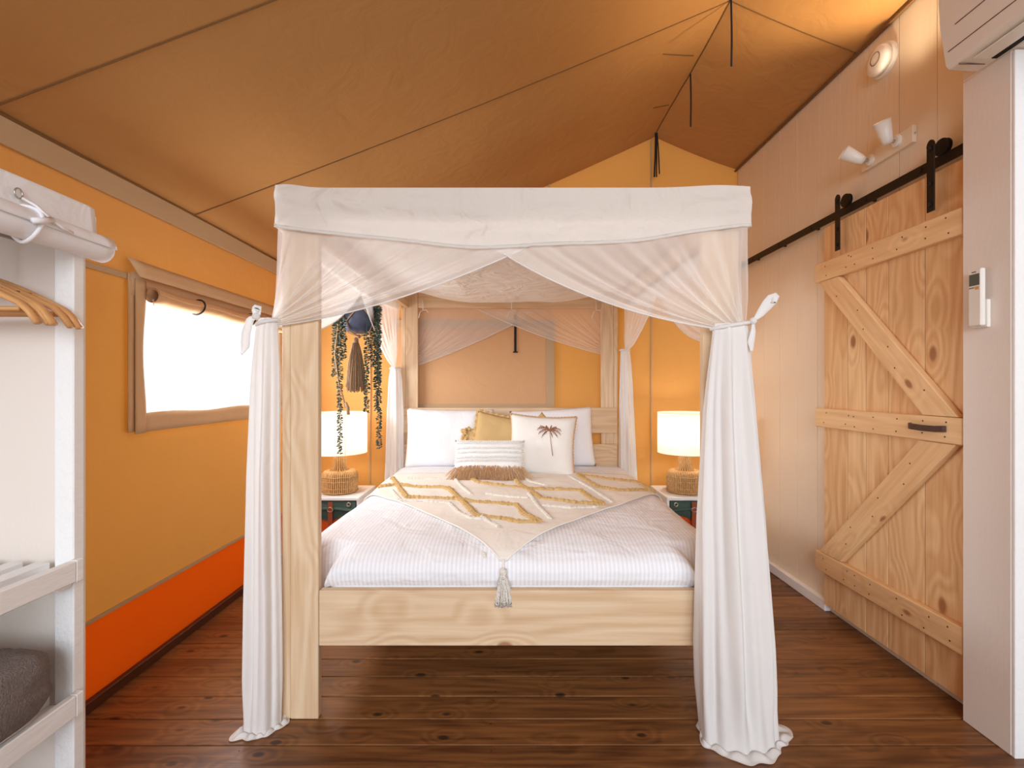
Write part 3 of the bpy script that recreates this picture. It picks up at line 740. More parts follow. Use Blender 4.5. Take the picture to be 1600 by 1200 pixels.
# palm cushion
c4 = Cushion('palm_cushion', 'off white cushion embroidered with a brown palm tree', (.205, 3.42, bz-.012), .50, .465, .14, .30, .05, -.08, M_offwhite, None, .085, 'cushion', seed=4)
frill(c4, M_raffia, .003, .012, 30, 'tlr', 'fringe')
m = MB()
def cp(u, v): return c4.P(u, v, -1, .0015)
def strk(a, b_, bend, r0, r1, n=10):
    pts = []; rs = []
    for i in range(n+1):
        t = i/n; u = lerp(a[0], b_[0], t)+bend[0]*4*t*(1-t); v = lerp(a[1], b_[1], t)+bend[1]*4*t*(1-t)
        pts.append(cp(u, v)); rs.append(lerp(r0, r1, t))
    m.tube(pts, rs, 5, flat=.5)
top = (.22, .48)
strk((.36, -.38), top, (.0, .0), .006, .003)
m.build('palm_trunk', M_palm, c4.body, smooth=True); m = MB()
for k, (dx, dy, by) in enumerate([(-.36, .08, .14), (-.32, -.10, .12), (-.22, -.24, .10), (-.12, .22, .03), (.05, .24, .02), (.20, .18, .06), (.34, .06, .12), (.34, -.10, .12), (.26, -.22, .10), (-.30, .20, .06), (.10, -.22, .06)]):
    strk(top, (top[0]+dx, top[1]+dy*.8), (0, by*.5), .008, .003)
    for t in (.35, .5, .65, .8, .95):
        u = top[0]+dx*t; v = top[1]+dy*.8*t+by*.5*4*t*(1-t)
        strk((u, v), (u+dx*.12, v-.09), (0, 0), .004, .002, 3)
m.build('palm_fronds', M_palm, c4.body, smooth=True)
# lumbar cushion
c5 = Cushion('lumbar_cushion', 'small white woven lumbar cushion with knotted rows and a raffia fringe', (-.158, 3.24, bz+.0), .49, .285, .12, .42, .01, .03, M_boho, None, .03, 'cushion', seed=6)
m = MB()
for v in (.80, .52, .30, .05, -.12):
    for i in range(46):
        u = -.96+i*1.92/45
        a = c5.P(u-.008, v-.05, -1, .004); b_ = c5.P(u+.008, v+.05, -1, .004); md = c5.P(u, v, -1, .010)
        m.tube([a, md, b_], [.003, .0055, .003], 5)
o = m.build('knotted_rows', M_boho, c5.root, smooth=True); tag(o, kind='stuff')
m = MB()
for s in ('t', 'l', 'r'):
    for i in range(34 if s == 't' else 16):
        t = -1+2*i/(33 if s == 't' else 15); e = c5.P(t, 1, -1) if s == 't' else c5.P(-1 if s == 'l' else 1, t, -1)
        m.lathe([(.001, -.008), (.006, -.004), (.007, 0), (.006, .004), (.001, .008)], e, 6, cap=False)
o = m.build('edge_beading', M_boho, c5.root, smooth=True); tag(o, kind='stuff')
m = MB()
for i in range(950):
    u = random.uniform(-1.0, 1.0); v = -.45+random.uniform(-.42, .1)
    a = c5.P(max(-1, min(1, u)), v, -1, .003)
    ln = random.uniform(.045, .075); sx = (u*.025+random.uniform(-.018, .018))
    if abs(u) > .9: sx *= 1.8
    b_ = a+Vector((sx*.5, -.016-random.random()*.012, -ln*.45)); c_ = a+Vector((sx, -.022-random.random()*.02, -ln))
    if c_.z < bz-.006: c_.z = bz-.006+random.uniform(0, .006)
    m.tube([a, b_, c_], [.0018, .0016, .001], 3)
o = m.build('raffia_fringe', M_raffia, c5.root, smooth=False); tag(o, kind='stuff')

# ------------------------------------------------------------------ canopy
can = thing('bed_canopy', (0, 2.9, 2.12), 'white cotton canopy top with a deep valance stretched over the bed frame', 'canopy')
CXL, CXR, CYF, CYB = -.936, .942, 1.868, 3.935
def can_top(u, v):
    x = lerp(CXL, CXR, u); y = lerp(CYF, CYB, v)
    e = min(1, sin(pi*u)*1.15)**.8*min(1, sin(pi*v)*1.35)**.75
    z = 2.128-.185*e+.012*e*nz(x*3, y*2, 1)
    z += .014*math.exp(-((x-CXL-.04)**2+(y-CYF)**2)/.006)+.010*math.exp(-((x-CXR+.12)**2+(y-CYF)**2)/.02)
    return Vector((x, y, z))
m = MB(); m.grid(can_top, 50, 50); m.build('top_sheet', M_canopy, can, smooth=True)
def val_bot(x):   # lower edge of the front valance
    t = (x-CXL)/(CXR-CXL)
    return 1.975-.085*sin(pi*min(1, t*1.02))**1.0+.012*nz(x*3, 0)
def valf(u, v):
    x = lerp(CXL-.004, CXR+.004, u); zt = can_top(u, 0).z+.002; zb = val_bot(x)
    fold = .008*sin(v*4+x*2.2)+.022*nz(x*1.1-v*1.3, v*2.6, 8)+.010*nz(x*3+v*2.5, v*3, 5)+.004*nz(x*5, v*7, 3)
    return Vector((x, CYF-.006+fold*sin(pi*v)*.9-.006*v, lerp(zt, zb, v)))
m = MB(); m.grid(valf, 120, 24); vo = m.build('valance', M_canopy, can, smooth=True)
m = MB(); m.grid(lambda u, v: valf(u, 1)+Vector((0, -.003, .014*v-.002)), 120, 1); m.build('hem', M_canopy, vo, smooth=True, solid=.002)
def cyl(u, v, xx, sgn):
    y = lerp(CYF, CYB, u); zt = can_top(0 if sgn < 0 else 1, u).z
    zb = 1.975-.06*sin(pi*u)
    return Vector((xx+sgn*(.004+.008*nz(y*2, v*3, sgn)*sin(pi*v)), y, lerp(zt, zb, v)))
for xx, sg in ((CXL-.002, -1), (CXR+.002, 1)):
    m = MB(); m.grid(lambda u, v: cyl(u, v, xx, sg), 60, 8); m.build('valance', M_canopy, can, smooth=True)
for xx in (-.735, -.005, .69):
    m = MB(); yy = BY-.012
    m.tube([(xx, yy, 2.06), (xx+.004, yy-.004, 2.0), (xx+.002, yy-.012, 1.965)], .0045, 6)
    m.tube([(xx+.002, yy-.012, 1.965), (xx+.03, yy-.014, 1.967), (xx+.05, yy-.012, 1.945)], .004, 6)
    m.tube([(xx+.002, yy-.012, 1.965), (xx-.02, yy-.014, 1.95), (xx-.034, yy-.012, 1.90)], .004, 6)
    m.build('tie_cord', M_canopy, can, smooth=True)

def qbez(a, c_, b_, t): return a*(1-t)**2+c_*2*t*(1-t)+b_*t*t
def panel(name, parent, T0, T1, tie, tspread, dvec, nrm, folds=9, amp=.012, nu=110, nv=40, seed=0, upow=1.0, ttop=None, mat=None):
    """sheet hanging from the line T0-T1 and swept to the tie point; dvec is how far the free hem sags"""
    T0, T1, tie, ts, dv, nrm = map(Vector, (T0, T1, tie, tspread, dvec, nrm))
    def fn(u, v):
        uu = u**upow
        a = T0.lerp(T1, uu)
        b_ = tie+ts*(uu-.5)
        ctrl = (a+b_)/2+dv*(uu**1.2)
        p = qbez(a, ctrl, b_, v)
        ph = 2*pi*folds*(u+.035*nz(u*6, seed))+seed
        env = (.15+.85*smooth01(v*1.6))*(1-.55*smooth01((v-.75)/.25))
        w = sin(ph)*.6+sin(ph*2.3+1)*.25+.5*nz(u*14, v*1.3, seed)
        # sharp pleats near the tie, soft near the top
        return p+nrm*(amp*env*w*(1.0))
    m = MB(); m.grid(fn, nu, nv)
    o = m.build(name, mat or M_sheer, parent, smooth=True)
    m = MB(); m.tube([fn(1, i/nv) for i in range(nv+1)], .003, 5); m.build('hem', M_sheer2, o, smooth=True)
    return o

def tail(name, parent, stations, k=9, seed=0, nu=130, nv=70, pool=None):
    """gathered cloth below the tie: closed pleated tube; stations (z, cx, cy, halfwidth, halfdepth)"""
    st = sorted(stations, key=lambda s: -s[0])
    ztop, zbot = st[0][0], st[-1][0]
    def at(z):
        for a, b_ in zip(st, st[1:]):
            if z >= b_[0]-1e-9:
                t = smooth01((a[0]-z)/(a[0]-b_[0])) if False else (a[0]-z)/(a[0]-b_[0])
                return [lerp(p, q, t) for p, q in zip(a, b_)]
        return list(st[-1])
    def fn(u, v):
        th = 2*pi*u
        z = lerp(ztop, zbot, v); s = at(z)
        gro = smooth01((ztop-z)/.35)
        ph = k*th+seed+.8*nz(cos(th)*1.5+seed, sin(th)*1.5, z*1.1)
        fl_ = 1-.65*smooth01((.22-z)/.22)
        f = 1+fl_*(.10+.16*gro)*sin(ph)+fl_*(.05+.10*gro)*sin(ph*1.9+z*1.3)+.12*gro*nz(cos(th)*2.2, sin(th)*2.2+seed, z*1.6)
        x = s[1]+s[3]*cos(th)*(1+(f-1)*.30); y = s[2]+s[4]*sin(th)*f
        return Vector((x, y, max(z, .004)))
    m = MB(); rows = m.grid(fn, nu, nv, closed_u=True)
    if pool:
        # cloth that lies on the boards: ring growing outward along the floor
        last = fn
        s = at(zbot)
        def pf(u, v):
            th = 2*pi*u; p = fn(u, 1.0); g = .018+.012*sin(th*3+seed)
            for (ang, reach, wd) in pool:
                d = (th-ang+pi) % (2*pi)-pi; g = max(g, reach*math.exp(-(d/wd)**2))
            dirv = Vector((cos(th), sin(th), 0))
            lift = .020*abs(sin(th*7+seed))*sin(pi*min(1, v*1.1))+.006
            return Vector((p.x, p.y, 0))+dirv*(g*v)+Vector((0, 0, max(.004, lift*(1-v*.7))))
        m.grid(pf, nu, 8, closed_u=True)
    return m.build(name, M_sheer2, parent, smooth=True)

def leaf_ribbon(pts, ws, name, parent):
    m = MB()
    def fn(u, v):
        i = u*(len(pts)-1); a = int(min(len(pts)-2, i)); t = i-a
        p = Vector(pts[a]).lerp(Vector(pts[a+1]), t); w = lerp(ws[a], ws[a+1], t)
        d = (Vector(pts[a+1])-Vector(pts[a])).normalized(); n = Vector((d.z, 0, -d.x)).normalized()
        return p+n*w*(v-.5)+Vector((0, .004*sin(v*pi), 0))
    m.grid(fn, 24, 3); return m.build(name, M_sheer2, parent, smooth=True, solid=.002)
def tie_ring(parent, c_, rx, ry, tilt=0, nm='tie_band'):
    MB().tube([(c_[0]+rx*cos(a), c_[1]+ry*sin(a), c_[2]+tilt*cos(a)) for a in [i*2*pi/32 for i in range(32)]], .008, 6, closed=True).build(nm, M_sheer2, parent, smooth=True)
def knot(parent, p):
    MB().lathe([(.002, -.014), (.012, -.009), (.015, 0), (.012, .009), (.002, .014)], p, 10, cap=False).build('knot', M_sheer2, parent, smooth=True)

# front left
cl = thing('canopy_curtain', (-1.0, 1.87, 0), 'white sheer bed curtain tied to the front left post by the window', 'curtain', None)
panel('front_panel', cl, (-.934, 1.872, 1.99), (.16, 1.866, 1.94), (-.948, 1.858, 1.60), (.0, 0, -.035), (-.085, -.01, -.125), (0, 1, 0), 6, .024, seed=1, nu=140)
panel('side_panel', cl, (-.925, 1.90, 2.02), (-.925, 3.0, 2.0), (-.955, 1.89, 1.60), (0, 0, -.03), (0, -.05, -.26), (1, 0, 0), 8, .014, seed=2)
tail('tail', cl, [(1.61, -.965, 1.862, .036, .030), (1.56, -.972, 1.862, .040, .034), (1.40, -.975, 1.864, .048, .042), (1.0, -.985, 1.866, .056, .050), (.5, -.985, 1.864, .064, .058), (.12, -.985, 1.862, .066, .062), (.0, -.985, 1.86, .066, .065)], 5, 1.0, pool=[(pi*1.25, .05, .5), (pi*1.75, .02, .4)])
tie_ring(cl, (-.968, 1.862, 1.593), .042, .036, .01)
knot(cl, (-1.0, 1.832, 1.615))
leaf_ribbon([(-1.0, 1.828, 1.61), (-1.02, 1.826, 1.60), (-1.035, 1.826, 1.55), (-1.04, 1.828, 1.50), (-1.055, 1.83, 1.465)], [.01, .03, .034, .034, .004], 'bow_end', cl)
leaf_ribbon([(-1.0, 1.828, 1.61), (-1.0, 1.826, 1.64), (-.99, 1.826, 1.65), (-.985, 1.828, 1.62)], [.012, .03, .03, .01], 'bow_end', cl)

# front right
cr = thing('canopy_curtain', (.9, 1.82, 0), 'white sheer bed curtain tied to the front right post, its hem pooled on the floor', 'curtain', None)
panel('front_panel', cr, (.935, 1.862, 1.995), (-.11, 1.872, 1.92), (.862, 1.835, 1.572), (-.10, 0, -.012), (-.05, -.02, -.118), (0, 1, 0), 6, .026, seed=4, nu=150)
panel('side_panel', cr, (.93, 1.88, 2.02), (.93, 3.05, 2.0), (.90, 1.85, 1.58), (0, 0, -.03), (0, .0, -.34), (1, 0, 0), 8, .014, seed=6)
tail('tail', cr, [(1.585, .852, 1.835, .066, .038), (1.55, .855, 1.835, .070, .042), (1.40, .848, 1.83, .080, .052), (1.25, .845, 1.825, .092, .060), (.83, .850, 1.815, .122, .075), (.35, .855, 1.80, .140, .085), (.12, .862, 1.80, .142, .085), (.0, .868, 1.795, .146, .09)], 7, 2.2, nu=190, nv=90, pool=[(pi*.0+.25, .075, .55), (pi*1.5, .05, .8), (pi*1.15, .02, .5)])
tie_ring(cr, (.857, 1.835, 1.578), .074, .044, .012)
knot(cr, (.925, 1.80, 1.592))
leaf_ribbon([(.925, 1.797, 1.592), (.95, 1.795, 1.62), (.975, 1.795, 1.652), (1.0, 1.795, 1.68), (1.018, 1.795, 1.672)], [.008, .03, .042, .044, .03], 'bow_end', cr)
leaf_ribbon([(.925, 1.797, 1.585), (.922, 1.793, 1.55), (.912, 1.79, 1.51), (.915, 1.79, 1.475)], [.008, .02, .026, .008], 'bow_end', cr)

# rear left
c_l = thing('canopy_curtain', (-.95, 3.86, 0), 'cream lit sheer bed curtain tied to the rear left post by the hanging plant', 'curtain', None)
panel('side_panel', c_l, (-.925, 3.86, 2.04), (-.925, 2.75, 2.0), (-.955, 3.84, 1.49), (0, 0, -.03), (0, .05, -.20), (1, 0, 0), 7, .016, seed=8)
panel('back_panel', c_l, (-.86, 3.935, 2.0), (.25, 3.935, 1.985), (-.90, 3.93, 1.50), (0, 0, -.04), (-.02, 0, -.075), (0, 1, 0), 9, .008, seed=9)
tail('tail', c_l, [(1.50, -.955, 3.84, .038, .035), (1.40, -.955, 3.84, .055, .04), (1.1, -.957, 3.84, .068, .045), (.6, -.965, 3.84, .076, .05), (0, -.97, 3.84, .08, .05)], 6, 3.1, nu=90, nv=40)
tie_ring(c_l, (-.955, 3.84, 1.485), .042, .038, 0)

# rear right
c_r = thing('canopy_curtain', (.93, 3.86, 0), 'cream lit sheer bed curtain tied to the rear right post by the lamp', 'curtain', None)
panel('side_panel', c_r, (.925, 3.86, 2.04), (.925, 2.85, 2.0), (.925, 3.84, 1.635), (0, 0, -.02), (0, .12, -.20), (1, 0, 0), 7, .016, seed=11)
panel('back_panel', c_r, (.86, 3.93, 2.0), (-.29, 3.93, 1.985), (.88, 3.93, 1.60), (0, 0, -.04), (.02, 0, -.085), (0, 1, 0), 9, .008, seed=12)
tail('tail', c_r, [(1.645, .925, 3.84, .036, .034), (1.5, .93, 3.84, .045, .04), (1.1, .935, 3.84, .056, .045), (.6, .945, 3.84, .072, .05), (0, .95, 3.84, .076, .05)], 6, 4.4, nu=90, nv=40)
tie_ring(c_r, (.925, 3.84, 1.635), .04, .036, 0)

# ------------------------------------------------------------------ bedside tables with storage bags, lamps
def bedside(x0, x1, side):
    lab = 'white bedside table %s' % ('left of the bed beneath the hanging plant' if side < 0 else 'right of the bed near the white boarded wall')
    t = thing('bedside_table', ((x0+x1)/2, 3.63, 0), lab, 'table')
    y0, y1 = 3.42, 3.84
    MB().box(x0, x1, y0, y1, .505, .530, .006, seg=2).build('table_top', M_white, t)
    MB().box(x0+.002, x0+.022, y0+.01, y1, .0, .5045, .002).build('side_panel', M_white, t)
    MB().box(x1-.022, x1-.002, y0+.01, y1, .0, .5045, .002).build('side_panel', M_white, t)
    MB().box(x0+.023, x1-.023, y0+.02, y1-.02, .06, .08, .002).build('shelf', M_white, t)
    bx0, bx1 = x0+.032, x1-.032
    bg_ = thing('storage_bag', ((x0+x1)/2, 3.6, .081), 'green and orange canvas storage bag under the %s bedside table' % ('left' if side < 0 else 'right'), 'bag')
    m = MB(); m.grid(lambda u, v: Vector((lerp(bx0, bx1, u), y0+.045-.012*sin(pi*u)+.008*nz(u*5, v*4, side), lerp(.082, .40, v))), 20, 14)
    m.box(bx0, bx1, y0+.06, y1-.04, .082, .40, .02); m.build('body', M_org, bg_, smooth=True)
    m = MB()
    m.grid(lambda u, v: Vector((lerp(bx0-.003, bx1+.003, u), y0+.020-.02*sin(pi*v)*(.6+.4*sin(u*7))+.006*nz(u*7, v*5, 5), lerp(.40-.035*sin(pi*u)+.01*sin(u*9), .497, v))), 30, 12)
    m.box(bx0-.003, bx1+.003, y0+.05, y1-.04, .405, .495, .02); m.build('green_flap', M_green, bg_, smooth=True)
    m = MB(); m.tube([(lerp(bx0, bx1, i/12), y0+.0+.004*sin(i), .432+.018*sin(i/12*pi)) for i in range(13)], .018, 8, flat=.7); m.build('rolled_edge', M_green, bg_, smooth=True)
    sx = -1.317 if side < 0 else x0+.19
    st = MB().box(sx-.016, sx+.016, y0-.022, y0-.018, .20, .50, .001).build('leather_strap', M_leather, bg_)
    m = MB(); m.tube([(sx+.02*cos(a), y0-.026, .446+.016*sin(a)) for a in [i*2*pi/12 for i in range(12)]], .0035, 6, closed=True); m.build('buckle', M_metal, st, smooth=True)
    ex = x0+.065 if side > 0 else x1-.075
    m = MB(); m.tube([(ex+.013*cos(a), y0-.002, .478+.013*sin(a)) for a in [i*2*pi/20 for i in range(20)]], .005, 6, closed=True); m.build('eyelet', M_metal, bg_, smooth=True)
    return t
bedside(-1.60, -1.115, -1); bedside(1.13, 1.62, 1)

def lamp(cx, cy, label):
    z0 = .5305
    t = thing('table_lamp', (cx, cy, z0), label, 'lamp', 'table lamps beside the bed')
    prof = [(.118, .0), (.126, .012), (.130, .05), (.131, .11), (.127, .145), (.112, .162), (.07, .170), (.050, .178), (.044, .2), (.042, .31)]
    MB().lathe([(r-.006, z) for r, z in prof], (cx, cy, z0), 40).build('base', M_rattan_dk, t, smooth=True)
    m = MB(); NR = 56
    for k in range(NR):
        a = 2*pi*k/NR; j = .003*random.random()
        m.tube([(cx+(r-.002+j*.3)*cos(a+j*2*nz(z*9, k)), cy+(r-.002+j*.3)*sin(a+j*2*nz(z*9, k)), z0+z) for r, z in prof[:7]], [.0062]*5+[.0055, .003], 5)
    for k in range(20):
        a = 2*pi*k/20
        m.tube([(cx+(r-.001)*cos(a), cy+(r-.001)*sin(a), z0+z) for r, z in prof[6:]], .0058, 5)
    o = m.build('reeds', M_rattan, t, smooth=True); tag(o, kind='stuff')
    m = MB()
    for zz in (.014, .045, .095, .128):
        m.tube([(cx+.1345*cos(a), cy+.1345*sin(a), z0+zz+.002*sin(a*9)) for a in [i*2*pi/40 for i in range(40)]], .0028, 5, closed=True)
    m.build('binding', M_rattan, t, smooth=True)
    s0, s1 = .302, .608
    m = MB(); m.lathe([(.200, s0), (.200, s1)], (cx, cy, z0), 56, cap=False); sh = m.build('lamp_shade', M_shade, t, smooth=True)
    for zz in (s0, s1):
        MB().tube([(cx+.2*cos(a), cy+.2*sin(a), z0+zz) for a in [i*2*pi/48 for i in range(48)]], .0025, 5, closed=True).build('rim', M_shade, sh, smooth=True)
    MB().box(cx+.1, cx+.102, cy-.1745, cy-.1730, z0+s0+.002, z0+s1-.002, 0).build('shade_seam', M_gline, sh)
    MB().lathe([(.013, .30), (.013, .37), (.018, .375), (.018, .40)], (cx, cy, z0), 14).build('socket', M_metal, t, smooth=True)
    MB().lathe([(.002, .402), (.018, .42), (.028, .45), (.022, .48), (.002, .492)], (cx, cy, z0), 16, cap=False).build('bulb', M_bulb, t, smooth=True)
    for k in range(3):
        a = k*2*pi/3+.5; MB().tube([(cx, cy, z0+.385), (cx+.199*cos(a), cy+.199*sin(a), z0+.385)], .0018, 5).build('spider', M_metal, t)
    light('lamp_light', 'POINT', (cx, cy, z0+.46), 7, (1, .86, .68), radius=.05)
    return t
lamp(-1.32, 3.60, 'rattan table lamp with white drum shade on the left bedside table')
lamp(1.325, 3.60, 'rattan table lamp with white drum shade on the right bedside table')

# ------------------------------------------------------------------ hanging plant
HX, HY = -1.045, 3.2
hp_ = thing('hanging_plant', (HX, HY, 1.68), 'trailing string plant in a blue pot held by a jute macrame hanger with tassel', 'plant')
pz = 1.70
MB().lathe([(.03, 0), (.085, .02), (.112, .06), (.118, .12), (.114, .19), (.108, .195), (.104, .18)], (HX, HY, pz), 32).build('pot', M_pot, hp_, smooth=True)
m = MB(); ap = Vector((HX, HY, roof_pt(0, (RX-HX)/(RX-XL), HY).z-.01))
for k in range(4):
    a = k*pi/2+.4; a2 = a+pi/4
    m.tube([(HX, HY, pz-.02), (HX+.09*cos(a2), HY+.09*sin(a2), pz+.01), (HX+.120*cos(a2), HY+.120*sin(a2), pz+.07)], .004, 6)
    for s in (-1, 1):
        b_ = a2+s*pi/4
        m.tube([(HX+.122*cos(a2), HY+.122*sin(a2), pz+.07), (HX+.126*cos((a2+b_)/2), HY+.126*sin((a2+b_)/2), pz+.12), (HX+.122*cos(b_), HY+.122*sin(b_), pz+.18)], .004, 6)
    m.tube([(HX+.122*cos(a), HY+.122*sin(a), pz+.18), (HX+.10*cos(a), HY+.10*sin(a), pz+.30), ap], .004, 6)
m.lathe([(.008, -.012), (.016, 0), (.008, .012)], (HX, HY, pz-.02), 10)
m.build('macrame_cord', M_rope, hp_, smooth=True)
m = MB(); m.tube([(ap.x, ap.y, ap.z-.03), (ap.x, ap.y, ap.z+.012)], .012, 8); m.build('ceiling_hook', M_metal, hp_)
def hair(parent, top, length, w0, w1, mat, n, r):
    m = MB(); m.lathe([(.003, .0), (.018, -.012), (.018, -.04), (.013, -.05)], top, 12)
    for i in range(n):
        a = random.random()*2*pi; rr = sqrt(random.random()); pts = []
        ln = length*random.uniform(.88, 1)
        for k in range(5):
            t = k/4; w = lerp(w0, w1, t**.6)*rr
            pts.append((top[0]+w*cos(a)+.004*nz(i, t*3, 1), top[1]+w*sin(a), top[2]-.04-(ln-.04)*t))
        m.tube(pts, r, 4)
    o = m.build('tassel', mat, parent, smooth=True); tag(o, kind='stuff')
hair(hp_, (HX-.01, HY-.03, pz-.028), .375, .02, .068, M_rope, 150, .0026)
def py2z(py, Y): return CH-(py-603)*Y/F
strands = [(523, 480, 587, -.06), (531, 490, 708, -.13), (537, 488, 560, -.1), (573, 515, 643, -.10), (582, 492, 572, .02), (590, 480, 600, .03), (592, 476, 699, -.08), (588, 476, 640, -.03), (528, 482, 540, .02)]
for (px, y0, y1, dy) in strands:
    Y = HY+dy; x = (px-800)*Y/F; za, zb = py2z(y0, Y), py2z(y1, Y)
    m = MB(); n = int((za-zb)/.0125)
    path = [Vector((x+.006*nz(i*.18, px), Y+.006*nz(i*.2, px, 4), lerp(za, zb, i/n))) for i in range(n+1)]
    rim = Vector((HX+.09*(1 if x > HX else -1)*.9, HY-.04, pz+.195))
    pre = [rim, (rim+path[0])/2+Vector((0, 0, .03))]
    m.tube(pre+path, .0022, 4)
    for p in path[1:]:
        for s in range(4):
            a = random.random()*2*pi; d = Vector((cos(a), sin(a), random.uniform(-.5, .25))).normalized()
            cpt = p+d*.013; w = .0085
            q = d.cross(Vector((0, 0, 1))).normalized()
            up = d.cross(q).normalized()
            V = [m.bm.verts.new(p+d*.002), m.bm.verts.new(cpt+q*w), m.bm.verts.new(p+d*.026), m.bm.verts.new(cpt-q*w), m.bm.verts.new(cpt+up*.005), m.bm.verts.new(cpt-up*.005)]
            for a_, b_ in ((0, 1), (1, 2), (2, 3), (3, 0)):
                m.bm.faces.new((V[a_], V[b_], V[4])); m.bm.faces.new((V[b_], V[a_], V[5]))
    m.build('vine', M_leaf, hp_, smooth=False)
m = MB()
for i in range(220):
    a = random.random()*2*pi; r = .112*sqrt(random.random()); p = Vector((HX+r*cos(a), HY+r*sin(a), pz+.19+random.random()*.05))
    d = Vector((random.uniform(-1, 1), random.uniform(-1, 1), random.uniform(-.2, 1))).normalized(); q = d.orthogonal().normalized()
    V = [m.bm.verts.new(p), m.bm.verts.new(p+d*.013+q*.006), m.bm.verts.new(p+d*.026), m.bm.verts.new(p+d*.013-q*.006)]
    m.bm.faces.new(V)
m.build('foliage', M_leaf, hp_)
# loose cord with a wooden toggle
m = MB(); m.tube([(-1.13, 3.08, 1.83), (-1.14, 3.07, 1.72), (-1.155, 3.06, 1.55), (-1.13, 3.06, 1.36), (-1.10, 3.06, 1.26), (-1.085, 3.06, 1.20)], .0055, 6); m.build('loose_cord', M_rope, hp_, smooth=True)
m = MB(); m.tube([(-1.085, 3.06, 1.235), (-1.07, 3.055, 1.20), (-1.065, 3.055, 1.155)], [.008, .012, .010], 8); m.build('cord_knot', M_rope, hp_, smooth=True)

# ------------------------------------------------------------------ black straps
def strap(y, ln, lab, two=False):
    r = roof_pt(0, 0, y); t = thing('roof_strap', (r.x, y, r.z-ln), lab, 'strap')
    m = MB(); n = 8
    def S(dx0, dx1, w, ll):
        m.grid(lambda u, v: Vector((r.x+lerp(dx0, dx1, v)+.003*sin(v*5)+w*(u-.5), y+.004*sin(v*6), r.z-.002-ll*v)), 1, n)
    S(0, .004, .010, ln)
    if two: S(.006, .028, .010, ln*.93); S(-.006, -.014, .014, ln)
    m.build('webbing', M_black, t, solid=.003)
strap(2.57, .37, 'black strap hanging from the roof ridge, nearest of three')
strap(3.155, .36, 'black strap hanging from the roof ridge, middle of three')
strap(3.90, .37, 'pair of crossed black straps hanging at the rear end of the ridge', True)
ws_ = thing('wall_strap', (.03, 3.93, 1.62), 'short black strap hanging on the rear canvas flap between the crossed curtains', 'strap')
MB().box(.018, .038, 3.938, 3.942, 1.632, 1.95, .001).build('webbing', M_black, ws_)
MB().box(.008, .048, 3.934, 3.945, 1.622, 1.632, .001).build('end_bar', M_black, ws_)

# ------------------------------------------------------------------ wardrobe frame at the left
wd = thing('open_wardrobe', (-1.53, .95, 0), 'white open wardrobe frame with slatted shelves against the amber wall', 'wardrobe')
WX0, WX1, WYa, WYb = -1.735, -1.303, .45, 1.43
for (x0, x1, y0, y1) in ((WX1-.058, WX1, WYb-.036, WYb), (WX1-.058, WX1, WYa, WYa+.036), (WX0, WX0+.05, WYb-.036, WYb), (WX0, WX0+.05, WYa, WYa+.036)):
    MB().box(x0, x1, y0, y1, 0, 1.885, .003).build('post', M_white, wd)
MB().box(WX0+.051, WX1-.003, WYb+.001, WYb+.007, .02, 1.88, .001).build('end_panel', M_paint_wall, wd)
MB().box(WX0-.008, WX0-.001, WYa, WYb+.006, .02, 1.88, .001).build('back_panel', M_paint_wall, wd)
for y0 in (WYa+.001, WYb-.035):
    MB().box(WX0+.051, WX1-.059, y0, y0+.034, 1.83, 1.885, .002).build('top_rail', M_white, wd)
MB().box(WX1-.04, WX1-.005, WYa+.037, WYb-.037, 1.83, 1.885, .002).build('top_rail', M_white, wd)
for zt in (.829, .434):
    MB().box(WX1+.001, WX1+.024, WYa, WYb-.052, zt-.062, zt, .003).build('shelf_rail', M_white, wd)
    MB().box(WX1+.001, WX1+.024, WYb-.0515, WYb-.028, zt-.064, zt+.001, .002).build('shelf_rail_end', M_white, wd)
    for y0 in (WYa+.038, WYb-.085):
        MB().box(WX0+.0, WX1-.0, y0, y0+.045, zt-.08, zt-.036, .002).build('cross_rail', M_white, wd)
    for xs in (-1.39, -1.47, -1.55, -1.63, -1.71):
        MB().box(xs-.022, xs+.022, WYa+.038, WYb-.04, zt-.035, zt-.008, .002).build('slat', M_white, wd)
rodz = 1.795
MB().tube([(-1.50, WYa+.01, rodz), (-1.50, WYb-.005, rodz)], .014, 14).build('hanging_rod', M_metal, wd, smooth=True)
# fabric cover over the top with the front rolled up
cv = thing('wardrobe_cover', (-1.5, .95, 1.7), 'white cloth cover over the wardrobe top with its front rolled up and tied', 'cover')
def cov(u, v):
    y = lerp(WYa-.01, WYb+.022, u)
    prof = [(WX0-.01, 1.70), (WX0-.01, 1.893), (WX0+.02, 1.902), (-1.5, 1.904), (WX1-.02, 1.902), (WX1+.010, 1.893), (WX1+.014, 1.86), (WX1+.018, 1.80), (WX1+.02, 1.765)]
    i = v*(len(prof)-1); a = int(min(len(prof)-2, i)); t = i-a
    x, z = lerp(prof[a][0], prof[a+1][0], t), lerp(prof[a][1], prof[a+1][1], t)
    if u > .97: z = min(z, 1.900-.01*(u-.97)/.03)
    return Vector((x+.006*nz(y*5, z*7, 2)*(1 if v > .55 else 0), y, z+.004*nz(y*4, x*6)))
m = MB(); m.grid(cov, 50, 40)
m.grid(lambda u, v: Vector((lerp(WX0, WX1+.014, u), WYb+.0225+.004*nz(u*5, v*4), lerp(1.78, 1.885-.02*u**6, v))), 16, 8)
m.build('cloth', M_white_cloth, cv, smooth=True, solid=.002)
m = MB(); RC = (WX1+.026, 1.767)
sp2 = [((.043*(1-.35*i/70))*cos(i/70*2*pi*2.6), (.043*(1-.35*i/70))*sin(i/70*2*pi*2.6)) for i in range(71)]
